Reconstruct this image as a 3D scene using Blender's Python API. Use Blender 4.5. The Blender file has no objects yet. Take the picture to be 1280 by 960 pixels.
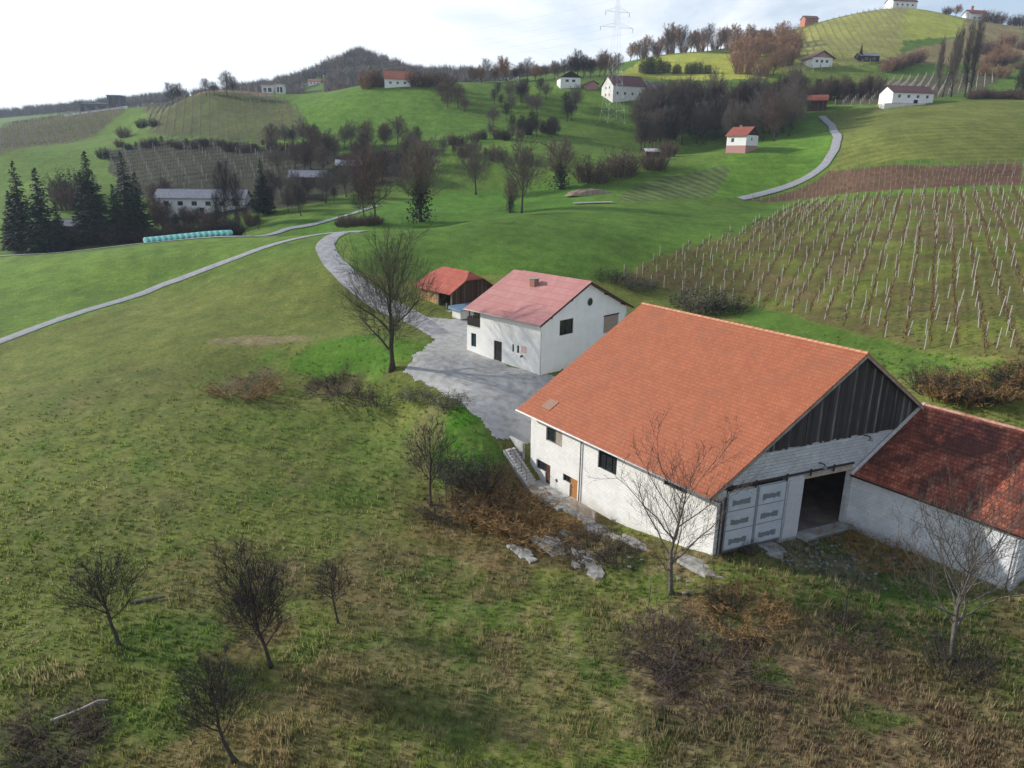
import bpy, math, random
import numpy as np
from math import sin, cos, tan, pi, radians, atan2, sqrt, hypot
from mathutils import Vector, Matrix
scene = bpy.context.scene
col = scene.collection
# ---------------------------------------------------------------- camera
FPX = 913.1; TH = radians(16.95); RO = radians(.82); CH = 28.0
r0 = np.array([1., 0, 0]); up0 = np.array([0, sin(TH), cos(TH)]); FW = np.array([0, cos(TH), -sin(TH)])
CR = r0*cos(RO) + up0*sin(RO); CU = -r0*sin(RO) + up0*cos(RO)
cam_d = bpy.data.cameras.new('camera'); cam = bpy.data.objects.new('camera', cam_d); col.objects.link(cam)
m = Matrix.Identity(4)
for i in range(3):
    m[i][0] = CR[i]; m[i][1] = CU[i]; m[i][2] = -FW[i]
m[2][3] = CH
cam.matrix_world = m
cam_d.sensor_width = 36; cam_d.lens = FPX/1280*36; cam_d.clip_end = 20000; cam_d.clip_start = .5
scene.camera = cam
# ---------------------------------------------------------------- world, sun, exposure
SUN_AZ = radians(-72)      # measured from +Y (view direction), negative = left
SUN_EL = radians(23.5)
w = bpy.data.worlds.new('World'); scene.world = w; w.use_nodes = True
nt = w.node_tree; nt.nodes.clear()
N = nt.nodes.new; K = nt.links.new
sky = N('ShaderNodeTexSky'); sky.sky_type = 'NISHITA'; sky.sun_disc = False
sky.sun_elevation = SUN_EL; sky.sun_rotation = SUN_AZ; sky.air_density = 1.0; sky.dust_density = .6; sky.ozone_density = 1.5
tc = N('ShaderNodeTexCoord')
mp = N('ShaderNodeMapping'); mp.inputs['Scale'].default_value = (1, 1, 3.2); K(tc.outputs['Generated'], mp.inputs['Vector'])
n1 = N('ShaderNodeTexNoise'); n1.inputs['Scale'].default_value = 2.3; n1.inputs['Detail'].default_value = 7; n1.inputs['Roughness'].default_value = .55; n1.inputs['Distortion'].default_value = .4
K(mp.outputs[0], n1.inputs['Vector'])
cr = N('ShaderNodeValToRGB'); cr.color_ramp.elements[0].position = .42; cr.color_ramp.elements[1].position = .60
K(n1.outputs[0], cr.inputs[0])
# thin high cloud is thicker to the left, round the sun
sx = N('ShaderNodeSeparateXYZ'); K(tc.outputs['Generated'], sx.inputs[0])
mr = N('ShaderNodeMapRange'); mr.inputs['From Min'].default_value = .30; mr.inputs['From Max'].default_value = -.25; mr.inputs['To Min'].default_value = 0; mr.inputs['To Max'].default_value = 1
K(sx.outputs['X'], mr.inputs['Value'])
mx = N('ShaderNodeMath'); mx.operation = 'ADD'; mx.use_clamp = True; K(cr.outputs[0], mx.inputs[0]); K(mr.outputs[0], mx.inputs[1])
mul = N('ShaderNodeMath'); mul.operation = 'MULTIPLY'; mul.inputs[1].default_value = .62; K(mx.outputs[0], mul.inputs[0])
mad = N('ShaderNodeMath'); mad.operation = 'ADD'; mad.inputs[1].default_value = .27; K(mul.outputs[0], mad.inputs[0])
# the cloud sheet is seen edge-on and dense near the horizon, thin overhead
mz = N('ShaderNodeMapRange'); mz.inputs['From Min'].default_value = .16; mz.inputs['From Max'].default_value = .6; mz.inputs['To Min'].default_value = 1; mz.inputs['To Max'].default_value = .3; K(sx.outputs['Z'], mz.inputs['Value'])
mf = N('ShaderNodeMath'); mf.operation = 'MULTIPLY'; K(mad.outputs[0], mf.inputs[0]); K(mz.outputs[0], mf.inputs[1]); mad = mf
mix = N('ShaderNodeMix'); mix.data_type = 'RGBA'; K(mad.outputs[0], mix.inputs['Factor'])
skm = N('ShaderNodeVectorMath'); skm.operation = 'MULTIPLY'; skm.inputs[1].default_value = (1.25, 1.4, 1.55); K(sky.outputs[0], skm.inputs[0]); K(skm.outputs[0], mix.inputs['A']); mix.inputs['B'].default_value = (12.6, 12.9, 13.3, 1)
bg = N('ShaderNodeBackground'); bg.inputs['Strength'].default_value = .09; K(mix.outputs['Result'], bg.inputs['Color'])
wo = N('ShaderNodeOutputWorld'); K(bg.outputs[0], wo.inputs[0])
sd = bpy.data.lights.new('sun', 'SUN'); sun = bpy.data.objects.new('sun', sd); col.objects.link(sun)
sd.energy = 5.0; sd.angle = radians(.9); sd.color = (1, .95, .87)
sdir = Vector((sin(SUN_AZ)*cos(SUN_EL), cos(SUN_AZ)*cos(SUN_EL), sin(SUN_EL)))
sun.rotation_euler = sdir.to_track_quat('Z', 'Y').to_euler(); sun.location = (-60, 20, 80)
vs = scene.view_settings; vs.view_transform = 'Standard'; vs.look = 'None'; vs.gamma = 1; vs.use_curve_mapping = False; vs.exposure = 0.1
scene.cycles.max_bounces = 5; scene.cycles.transparent_max_bounces = 8; scene.cycles.volume_bounces = 0
rnd = random.Random(7)

# ---------------------------------------------------------------- helpers
def ray(px, py): return FW + CR*(px-640)/FPX - CU*(py-480)/FPX
def atz(px, py, z):
    d = ray(px, py); return np.array([0, 0, CH]) + d*(z-CH)/d[2]
def aty(px, py, Y):
    d = ray(px, py); return np.array([0, 0, CH]) + d*Y/d[1]
def tag(o, label=None, cat=None, group=None, kind=None):
    if label: o['label'] = label
    if cat: o['category'] = cat
    if group: o['group'] = group
    if kind: o['kind'] = kind
    return o
def empty(name, loc, rz=0, sc=1):
    o = bpy.data.objects.new(name, None); col.objects.link(o); o.location = loc; o.rotation_euler = (0, 0, rz)
    o.scale = (sc, sc, sc) if not hasattr(sc, '__len__') else sc
    o.empty_display_size = .2
    return o
def copy_tree(o, loc=None, rz=0, sc=1, parent=None):
    c = o.copy(); col.objects.link(c)
    if parent is not None: c.parent = parent
    else:
        c.location = loc; c.rotation_euler = (0, 0, rz); c.scale = (sc, sc, sc) if not hasattr(sc, '__len__') else sc
    for ch in KIDS.get(o.name, []):
        cc = copy_tree(ch, parent=c)
        KIDS.setdefault(c.name, []).append(cc)
    return c
KIDS = {}
class MB:
    def __init__(s): s.v = []; s.f = []; s.mi = []; s.n = 0; s.m = 0
    def quad(s, a, b, c, d):
        s.v += [tuple(a), tuple(b), tuple(c), tuple(d)]; s.f.append((s.n, s.n+1, s.n+2, s.n+3)); s.mi.append(s.m); s.n += 4
    def tri(s, a, b, c):
        s.v += [tuple(a), tuple(b), tuple(c)]; s.f.append((s.n, s.n+1, s.n+2)); s.mi.append(s.m); s.n += 3
    def hexa(s, p):   # 8 points: bottom 4 (ccw), top 4
        n = s.n; s.v += [tuple(q) for q in p]; s.n += 8
        for f in ((3, 2, 1, 0), (4, 5, 6, 7), (0, 1, 5, 4), (1, 2, 6, 5), (2, 3, 7, 6), (3, 0, 4, 7)):
            s.f.append(tuple(n+i for i in f)); s.mi.append(s.m)
    def box(s, x0, x1, y0, y1, z0, z1):
        s.hexa([(x0, y0, z0), (x1, y0, z0), (x1, y1, z0), (x0, y1, z0), (x0, y0, z1), (x1, y0, z1), (x1, y1, z1), (x0, y1, z1)])
    def prism(s, poly, d):   # closed polygon (3D points) extruded by vector d
        n = s.n; k = len(poly); d = Vector(d)
        s.v += [tuple(q) for q in poly] + [tuple(Vector(q)+d) for q in poly]; s.n += 2*k
        s.f.append(tuple(n+i for i in range(k))[::-1]); s.f.append(tuple(n+k+i for i in range(k))); s.mi += [s.m, s.m]
        for i in range(k):
            j = (i+1) % k; s.f.append((n+i, n+j, n+k+j, n+k+i)); s.mi.append(s.m)
    def tube(s, pts, rad, sides=5, cap=True):
        n = s.n; k = len(pts)
        prev = None
        for i, p in enumerate(pts):
            p = Vector(p)
            if i == 0: t = Vector(pts[1])-p
            elif i == k-1: t = p-Vector(pts[i-1])
            else: t = Vector(pts[i+1])-Vector(pts[i-1])
            t.normalize()
            if prev is None:
                a = t.cross(Vector((0, 0, 1)) if abs(t.z) < .9 else Vector((1, 0, 0)))
            else: a = prev - t*prev.dot(t)
            a.normalize(); b = t.cross(a); prev = a
            r = rad[i] if hasattr(rad, '__len__') else rad
            for j in range(sides):
                an = 2*pi*j/sides; q = p + a*(r*cos(an)) + b*(r*sin(an)); s.v.append((q.x, q.y, q.z))
        for i in range(k-1):
            for j in range(sides):
                j2 = (j+1) % sides
                s.f.append((n+i*sides+j, n+i*sides+j2, n+(i+1)*sides+j2, n+(i+1)*sides+j)); s.mi.append(s.m)
        if cap:
            s.f.append(tuple(n+j for j in range(sides))[::-1]); s.f.append(tuple(n+(k-1)*sides+j for j in range(sides))); s.mi += [s.m, s.m]
        s.n += k*sides
    def build(s, name, mats, parent=None, smooth=False, bevel=0):
        me = bpy.data.meshes.new(name); me.from_pydata(s.v, [], s.f)
        if not isinstance(mats, (list, tuple)): mats = [mats]
        for mm in mats: me.materials.append(mm)
        if len(mats) > 1: me.polygons.foreach_set('material_index', s.mi)
        if smooth: me.polygons.foreach_set('use_smooth', [True]*len(s.f))
        me.update()
        o = bpy.data.objects.new(name, me); col.objects.link(o)
        if parent is not None:
            o.parent = parent; KIDS.setdefault(parent.name, []).append(o)
        if bevel:
            b = o.modifiers.new('bevel', 'BEVEL'); b.width = bevel; b.segments = 2; b.limit_method = 'ANGLE'
        return o
# materials -------------------------------------------------------
def newmat(name):
    mt = bpy.data.materials.new(name); mt.use_nodes = True; t = mt.node_tree
    b = t.nodes['Principled BSDF']; return mt, t, b
def mat(name, c1, c2=None, rough=.8, scale=3, detail=6, bump=0, bscale=None, spec=.3, metal=0, stretch=(1, 1, 1), lo=.35, hi=.65):
    mt, t, b = newmat(name)
    b.inputs['Roughness'].default_value = rough; b.inputs['Specular IOR Level'].default_value = spec; b.inputs['Metallic'].default_value = metal
    if c2 is None: c2 = tuple(x*.75 for x in c1)
    tcn = t.nodes.new('ShaderNodeTexCoord'); mpn = t.nodes.new('ShaderNodeMapping'); mpn.inputs['Scale'].default_value = stretch
    t.links.new(tcn.outputs['Object'], mpn.inputs[0])
    nz = t.nodes.new('ShaderNodeTexNoise'); nz.inputs['Scale'].default_value = scale; nz.inputs['Detail'].default_value = detail; nz.inputs['Roughness'].default_value = .6
    t.links.new(mpn.outputs[0], nz.inputs['Vector'])
    rp = t.nodes.new('ShaderNodeValToRGB'); rp.color_ramp.elements[0].position = lo; rp.color_ramp.elements[1].position = hi
    rp.color_ramp.elements[0].color = (*c1, 1); rp.color_ramp.elements[1].color = (*c2, 1)
    t.links.new(nz.outputs[0], rp.inputs[0]); t.links.new(rp.outputs[0], b.inputs['Base Color'])
    if bump:
        n2 = t.nodes.new('ShaderNodeTexNoise'); n2.inputs['Scale'].default_value = bscale or scale*4; n2.inputs['Detail'].default_value = 5
        t.links.new(mpn.outputs[0], n2.inputs['Vector'])
        bp = t.nodes.new('ShaderNodeBump'); bp.inputs['Strength'].default_value = 1; bp.inputs['Distance'].default_value = bump
        t.links.new(n2.outputs[0], bp.inputs['Height']); t.links.new(bp.outputs[0], b.inputs['Normal'])
    return mt
# numpy noise
def _h(ix, iy, seed):
    h = (ix.astype(np.int64)*374761393 + iy.astype(np.int64)*668265263 + seed*1442695041) & 0xffffffff
    h = ((h ^ (h >> 13))*1274126177) & 0xffffffff
    return ((h ^ (h >> 16)) & 0xffff)/65535.0
def vnoise(x, y, seed=0):
    ix = np.floor(x); iy = np.floor(y); fx = x-ix; fy = y-iy
    fx = fx*fx*(3-2*fx); fy = fy*fy*(3-2*fy)
    a = _h(ix, iy, seed); b = _h(ix+1, iy, seed); c = _h(ix, iy+1, seed); d = _h(ix+1, iy+1, seed)
    return (a*(1-fx)+b*fx)*(1-fy) + (c*(1-fx)+d*fx)*fy
def fbm(x, y, seed=0, oct=4, gain=.5):
    s = 0; a = 1; t = 0
    for o in range(oct):
        s = s + a*vnoise(x*2**o, y*2**o, seed+o*17); t += a; a *= gain
    return s/t
# ================================================================= terrain
# barn frame
BYAW = radians(35.82); BU = np.array([-sin(BYAW), cos(BYAW)]); BVY = BYAW-radians(11.73); BV = np.array([cos(BVY), sin(BVY)])
BO = np.array([15.197, 48.734]); BL = 22.68
BN = np.array([cos(BYAW), sin(BYAW)])
KN = []
def kz(*a):
    for px, py, z in a: p = atz(px, py, z); KN.append((p[0], p[1], z))
def ky(*a):
    for px, py, Y in a: p = aty(px, py, Y); KN.append(tuple(p))
kz((0,960,-1.2),(320,960,-1),(640,960,-1.2),(960,960,-.6),(1280,960,0),(640,1300,-1.5),(0,1300,-1.5),(1280,1300,0),
   (0,800,-1.2),(320,800,-1.2),(640,800,-1.5),(960,800,-.5),(1280,800,0),(893,693,0),(1268,741,0),(1055,652,.05),(1150,690,0),(1000,680,0),
   (745,640,-1.85),(715,628,-1.9),(672,606,-1.9),(690,690,-2.2),(600,690,-2.2),(620,640,-2),(800,680,-1.2),(830,668,-.9),(830,720,-1.2),
   (480,690,-2),(200,690,-1.2),(0,690,-.8),(0,560,.3),(200,560,.3),(400,560,-.5),(500,600,-1.5),(560,600,-1.2),(420,520,.3),(300,510,.8),
   (430,475,1.9),(330,470,1.8),(480,500,1.7),(530,535,1.2),(580,590,-.3),(280,432,3.6),(370,415,4.2),(430,402,4.8),(490,462,4.3),(555,520,2.7),
   (600,560,1.0),(632,562,.6),(430,440,4.1),(674,480,4.2),(600,466,4.5),(590,430,5.2),(560,392,6.6),(600,392,6.6),(510,385,6.8),(650,520,2.2),(655,550,.9),(780,420,4.6))
ky((1180,490,70),(1245,455,70),(930,378,117),(1000,400,100),(0,430,105),(0,480,88),(0,320,175),(60,318,176),(100,314,177),(184,304,176),(240,298.5,176),(290,294,176),(184,325,150),(290,312,150),(60,335,150),(184,309,205),(240,305,205),(290,300,205),(100,400,115),(200,360,135),(200,400,112),(300,296,172),
   (400,310,140),(420,290,163),(480,287,163),(600,274,175),(700,264,187),(850,257,204),(1000,253,215),(600,310,140),(700,310,140),(850,320,140),(450,340,125),
   (1280,235,172),(1100,243,192),(1280,330,105),(1100,330,120),(1280,280,130),
   (0,335,205),(250,290,215),(400,297,190),(527,276,193),(527,290,180),(450,280,190),(340,283,200),(450,262,215),(560,240,245),(640,262,205),(640,270,193),(640,235,250),
   (700,256,204),(740,240,228),(860,230,233),(950,200,251),(928,190,262),(1040,165,292),(1140,131,327),(1280,150,268),(1280,200,210),(1280,213,195),(1100,215,216),(1100,170,251),
   (1000,225,235),(900,245,222),(420,124,375),(520,103,397),(450,107,402),(560,103,410),(480,180,315),(400,200,292),(600,185,286),(680,205,262),(700,150,338),(712,108,385),(785,125,362),(600,130,360),
   (850,190,303),(850,110,397),(860,97,455),(850,66,560),(960,66,560),(950,100,432),(780,93,470),(1030,82,467),(1030,108,425),(1000,62,525),(990,44,607),(1050,22,650),
   (1135,10,700),(1210,24,680),(1280,34,660),(1280,60,560),(1280,100,443),(1200,112,397),(1100,112,390),(1135,60,900),(1280,80,900),(1000,60,800),(850,100,750),
   (0,235,300),(0,190,350),(0,158,490),(150,135,500),(100,180,385),(170,160,420),(250,270,235),(60,275,245),(250,220,280),(280,185,327),(280,124,400),(250,116,412),(350,160,350),(380,124,400),
   (250,140,520),(0,175,600),(150,155,600),(520,130,500),(380,140,520),(640,100,520),(640,130,650),
   (0,162,1700),(100,140,1300),(230,125,1100),(330,118,900),(400,95,900),(450,74,900),(500,92,900),(600,100,800),(700,95,700),
   (0,205,2600),(320,205,2600),(640,205,2600),(960,205,2600),(1280,205,2600))
KN = np.array(KN)
def _st(x, y):
    Y = np.maximum(y, 12.0); return np.clip(x/Y, -1.0, 1.0), np.log(Y), Y
_s, _l, _Y = _st(KN[:, 0], KN[:, 1])
_C = .06
_A = np.sqrt((_s[:, None]-_s)**2 + (_l[:, None]-_l)**2 + _C*_C) + 0.0
_n = len(KN); _M = np.zeros((_n+3, _n+3)); _M[:_n, :_n] = _A - np.eye(_n)*.0015
_M[:_n, _n] = 1; _M[:_n, _n+1] = _s; _M[:_n, _n+2] = _l; _M[_n:, :_n] = _M[:_n, _n:].T
_W = np.linalg.solve(_M, np.concatenate([KN[:, 2]/_Y, [0, 0, 0]]))
def base_h(x, y):
    x = np.asarray(x, float); y = np.asarray(y, float); sh = x.shape
    s, l, Y = _st(x.ravel(), y.ravel()); out = np.empty(len(s))
    for i in range(0, len(s), 20000):
        a = s[i:i+20000]; b = l[i:i+20000]
        out[i:i+20000] = np.sqrt((a[:, None]-_s)**2+(b[:, None]-_l)**2+_C*_C)@_W[:_n] + _W[_n] + a*_W[_n+1] + b*_W[_n+2]
    return (out*Y).reshape(sh)
def smooth(a, b, x):
    t = np.clip((x-a)/(b-a), 0, 1); return t*t*(3-2*t)
def barn_uv(x, y):
    dx = x-BO[0]; dy = y-BO[1]; return dx*BU[0]+dy*BU[1], dx*BN[0]+dy*BN[1]
def hgt(x, y):
    x = np.asarray(x, float); y = np.asarray(y, float)
    h = base_h(x, y)
    a, b = barn_uv(x, y)
    # ground kept below the barn and wing floors
    inside = smooth(.1, .9, b)*smooth(26.5, 25.5, b)*smooth(-5.5, -4.5, a+.207*b)*smooth(BL-.1, BL-1.0, a)
    h = h*(1-inside) + np.minimum(h, -.35)*inside
    # cut for the lower doors and the outdoor stairs
    ap = smooth(13.2, 14.6, a)*smooth(21.6, 20.6, a)*smooth(-3.6, -2.4, b)*smooth(1.0, .3, b)
    h = h*(1-ap) + np.minimum(h, -1.98)*ap
    st = smooth(19.6, 20.2, a)*smooth(24.9, 24.3, a)*smooth(-2.9, -2.2, b)*smooth(.2, -.3, b)
    h = h*(1-st) + np.minimum(h, -2.15+np.clip(a-20.3, 0, 4)*.62)*st
    return h
def h1(x, y): return float(hgt(np.array([x]), np.array([y]))[0])
_MY = np.exp(np.linspace(np.log(14.), np.log(2600.), 1500))
def at(px, py, ymin=0):
    """ground point seen at a pixel of the survey photograph (first hit beyond ymin)"""
    d = ray(px, py); t = _MY/d[1]; X = d[0]*t; Zr = CH + d[2]*t
    g = hgt(X, _MY) - Zr
    ok = np.where((g >= 0) & (_MY > ymin))[0]
    i = ok[0] if len(ok) else np.argmax(np.where(_MY > ymin, g, -1e9))
    Y = _MY[i]
    if i > 0 and len(ok) and g[i-1] < 0: Y = _MY[i-1] + (_MY[i]-_MY[i-1])*(-g[i-1])/(g[i]-g[i-1])
    x = d[0]*Y/d[1]; return np.array([x, Y, h1(x, Y)])
def crest(px, y0, y1):
    """highest-standing ground point of the bearing between two distances"""
    Ys = np.linspace(y0, y1, 60); d = ray(px, 200); X = d[0]/d[1]*Ys; h = hgt(X, Ys); i = int(np.argmax((h-CH)/Ys)); return np.array([X[i], Ys[i], h[i]])
def poly(pts, ymin=0):
    return np.array([at(*p, ymin=ymin)[:2] if len(p) == 2 else at(p[0], p[1], p[2])[:2] for p in pts])
def inpoly(P, x, y):
    c = np.zeros(x.shape, bool); n = len(P); j = n-1
    for i in range(n):
        xi, yi = P[i]; xj, yj = P[j]
        cond = ((yi > y) != (yj > y)) & (x < (xj-xi)*(y-yi)/((yj-yi) if yj != yi else 1e-9)+xi)
        c ^= cond; j = i
    return c
# ------------------------------------------------- ground cover survey
OLIVE = (.135, .165, .038); BRIGHT = (.085, .175, .018); GREEN = (.055, .135, .016); FARG = (.095, .168, .026)
REG = [
 ('left field', [(-60,340),(-60,325,150),(0,321,150),(150,311,150),(300,297,150),(385,294,150),(300,322),(200,360),(100,398),(0,428)], 60, (.115,.195,.03), 1.5),
 ('near hill', [(432,293),(480,288),(600,276),(700,266),(850,259),(1000,255),(930,290),(850,312),(760,350),(720,350),(600,345),(500,350),(440,335)], 60, (.080,.155,.022), 1.5),
 ('strip', [(880,375),(930,380),(1100,425),(1280,470),(1280,500),(1180,490),(1000,430)], 60, (.085,.16,.025), 1.5),
 ('near vineyard', [(1000,257),(1100,245),(1280,237),(1280,462),(1180,440),(1050,408),(930,380),(850,365),(765,352),(850,312),(930,290)], 60, (.118,.122,.036), 1.2),
 ('red vineyard', [(930,251,210),(1000,235,215),(1040,213,215),(1160,208,200),(1280,205,190),(1280,231,175),(1100,239,193),(1000,249,217)], 175, (.12,.075,.045), 1.2),
 ('olive meadow', [(1040,213),(1046,160),(1030,142),(1110,132),(1280,125),(1280,206)], 190, (.135,.16,.038), 2),
 ('green field', [(905,248),(1000,225),(1035,208),(1042,170),(1020,150),(960,155),(900,205),(820,222),(770,245)], 215, (.10,.20,.026), 2),
 ('mown strip', [(775,252),(785,238),(830,222),(900,208),(915,212),(890,246)], 205, (.10,.14,.045), 2),
 ('left vineyard', [(0,163),(110,140),(158,138),(130,162),(60,182),(0,196)], 290, (.095,.105,.04), 4),
 ('vineyard hill', [(175,132),(340,121),(362,125),(388,165),(330,178),(250,172),(190,168)], 300, (.095,.115,.04), 4),
 ('brown top', [(165,131),(250,117),(345,121),(350,124),(200,133)], 380, (.20,.14,.09), 3),
 ('terraces', [(135,190),(200,174),(300,178),(385,190),(410,215),(330,232),(250,242),(150,246)], 250, (.045,.05,.028), 4),
 ('undergrowth', [(330,200),(400,192),(470,190),(545,182),(560,200),(520,222),(450,240),(380,255),(330,262),(230,275),(210,255),(300,235)], 200, (.05,.055,.03), 6),
 ('light hill', [(765,96),(800,76),(850,66),(970,65),(985,80),(975,98),(900,100),(790,97)], 420, (.32,.35,.06), 4),  # sunlight on this hill is put into the brighter colour
 ('top vineyard', [(975,46),(1050,22),(1135,10),(1130,48),(1120,75),(985,98),(970,75)], 440, (.30,.31,.075), 4),  # raised tone: sunshine on the slope painted into its ground colour
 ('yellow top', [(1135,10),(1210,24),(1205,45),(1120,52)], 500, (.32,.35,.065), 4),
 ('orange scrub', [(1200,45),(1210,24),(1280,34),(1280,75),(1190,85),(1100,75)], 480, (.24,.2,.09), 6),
 ('upper green', [(960,92),(1100,80),(1090,100),(1050,112),(960,112)], 380, (.14,.20,.035), 3),
 ('rear vineyard', [(1040,132),(1110,100),(1260,88),(1225,112),(1160,125),(1110,130)], 335, (.10,.10,.05), 3),
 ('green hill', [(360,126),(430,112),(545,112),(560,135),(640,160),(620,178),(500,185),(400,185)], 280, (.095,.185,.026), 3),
 ('valley green', [(330,285),(450,262),(560,240),(640,235),(740,225),(780,240),(700,262),(560,280),(450,287)], 178, (.08,.18,.022), 2),
]
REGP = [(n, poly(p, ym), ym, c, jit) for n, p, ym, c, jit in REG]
# patches of dry, dug, lush or dark green ground and painted barn shadow: px, py, radius m, aspect, colour, strength
SPOTS = [(640,650,9,.6,(.19,.14,.055),.85),(672,636,3.5,.6,(.34,.23,.08),.9),(700,655,3,.5,(.33,.22,.08),.85),(640,610,3,.7,(.26,.15,.06),.8),(520,790,6,.5,(.2,.165,.08),.6),(660,850,6,.45,(.2,.16,.08),.6),(380,900,5,.4,(.19,.16,.07),.55),(1040,820,6,.5,(.2,.15,.09),.7),(1100,930,8,.5,(.19,.14,.085),.7),(780,900,6,.5,(.1,.15,.03),.6),(140,640,8,.35,(.16,.16,.055),.5),(960,930,6,.5,(.17,.13,.07),.6),(600,640,7,.7,(.10,.085,.03),.7),(430,475,5,.6,(.045,.03,.02),.85),(490,440,7,.5,(.06,.17,.012),.8),(420,435,9,.35,(.06,.17,.012),.85),
 (310,480,3.5,.8,(.11,.09,.06),.7),(560,540,6,.6,(.15,.13,.07),.5),(580,535,4,.9,(.06,.18,.012),.95),(600,560,3,.6,(.06,.18,.012),.9),(340,425,9,.16,(.24,.2,.11),.85),
 (870,830,7,.7,(.075,.055,.04),.75),(920,860,6,.6,(.09,.065,.045),.6),(1000,880,7,.5,(.14,.10,.06),.7),(1150,880,9,.5,(.13,.095,.055),.7),(700,880,5,.5,(.17,.16,.06),.5),(1220,930,6,.6,(.12,.08,.05),.7),
 (1100,740,8,.6,(.035,.085,.012),.8),(1240,790,6,.6,(.03,.075,.012),.8),(1040,690,6,.5,(.13,.13,.11),.6),(100,860,4,.4,(.06,.10,.015),.5),(280,720,6,.5,(.13,.10,.05),.55),(450,720,8,.5,(.12,.085,.05),.6),  # leading pair: the barn's cast shadow painted as dark green
 (600,760,7,.6,(.08,.12,.02),.6),(60,680,9,.5,(.1,.13,.03),.5),(200,800,5,.4,(.05,.11,.015),.7),(300,790,4,.5,(.14,.09,.05),.6),(430,850,6,.4,(.17,.13,.06),.6),(250,940,5,.4,(.17,.12,.06),.6),(60,920,4,.6,(.06,.05,.035),.8),
 (540,860,7,.5,(.08,.11,.03),.5),(810,720,4,.5,(.05,.10,.015),.6),(350,540,9,.4,(.085,.14,.02),.5),(470,570,6,.5,(.07,.14,.02),.5),(150,480,14,.3,(.12,.135,.04),.5),(740,690,6,.35,(.09,.06,.035),.7),(860,700,4,.3,(.16,.12,.08),.7)]
SPOTP = [(at(a, b)[:2], r, asp, c, k) for a, b, r, asp, c, k in SPOTS]
def ground_color(x, y):
    """ground cover colour, with painted light and shade, at world x, y (survey polygons, patches and mottling)"""
    n = x.shape; C = np.zeros(n+(3,))
    near = smooth(150, 120, y)
    fa = np.array(FARG); ol = np.array(OLIVE)
    C[:] = fa; C += (ol-fa)*near[..., None]
    w1 = fbm(x/9, y/9, 3, 4)-.5; w2 = fbm(x/9, y/9, 31, 4)-.5
    for nme, P, ym, c, jit in REGP:
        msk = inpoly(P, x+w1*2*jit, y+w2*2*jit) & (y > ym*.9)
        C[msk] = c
    # broad mottling of the meadows
    a = fbm(x/22, y/30, 5, 4); b = fbm(x/5, y/7, 9, 4); c3 = fbm(x/1.3, y/1.8, 12, 4); d = fbm(x/.45, y/.5, 22, 3)
    C *= (1+(a-.5)*.55)[..., None]
    tan_ = np.array((.24, .20, .10)); dk = np.array((.08, .09, .032)); lush = np.array((.085, .15, .025)); br = np.array((.10, .065, .04))
    nr = smooth(110, 60, y)
    def blend(m, cc):
        nonlocal C
        C = C + (cc-C)*m[..., None]
    for p, r, asp, cc, k in SPOTP:
        dx = (x-p[0])/r; dy = (y-p[1])/(r*max(asp, .16)*1.7)
        dd = np.sqrt(dx*dx+dy*dy) + (fbm(x/r*2.2, y/r*2.2, 41, 4)-.5)*1.1
        blend(smooth(1.05, .55, dd)*k, np.array(cc))
    rough_side = smooth(-18, 4, x+(40-y)*.25)*nr*smooth(66, 58, y)     # scrubby ground nearer the barn
    blend(smooth(.56, .72, b)*(.2+.4*rough_side)*nr, br*1.5)
    blend(smooth(.58, .7, c3)*(.15+.45*rough_side)*nr, tan_)
    blend(smooth(.55, .7, 1-c3)*(.35+.2*rough_side)*nr, dk)
    blend(smooth(.6, .75, fbm(x/3.1, y/3.6, 77, 4))*.6*nr, lush)
    blend(smooth(.58, .75, d)*(.22+.25*rough_side)*nr, tan_*1.1)
    blend(smooth(.6, .76, 1-d)*.45*nr, dk)
    vy_ = inpoly([P for n_, P, *_ in REGP if n_ == 'near vineyard'][0], x, y)
    blend(vy_*smooth(.45, .62, fbm(x/6, y/9, 101, 3))*.6, np.array((.13, .17, .03)))
    blend(vy_*smooth(.5, .68, fbm(x/5, y/7, 103, 3))*.5, np.array((.125, .088, .05)))
    for nm_, an_, pr_, am_ in (('mown strip', 1.1, 3.2, .3), ('left field', 1.2, 5.0, .05), ('green field', .2, 4.0, .1), ('olive meadow', .15, 4.5, .16), ('near hill', .45, 5.5, .05), ('green hill', .3, 6.0, .07), ('light hill', .4, 7., .15)):
        Pm = [P for n_, P, *_ in REGP if n_ == nm_][0]; mk = inpoly(Pm, x, y); C *= (1+mk*am_*(np.sin((x*sin(an_)+y*cos(an_)+6*fbm(x/30, y/30, 7, 2))*2*pi/pr_)))[..., None]
    f = smooth(60, 120, y)
    C *= (1+(c3-.5)*.5*f+(b-.5)*.5*f)[..., None]
    return C
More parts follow.
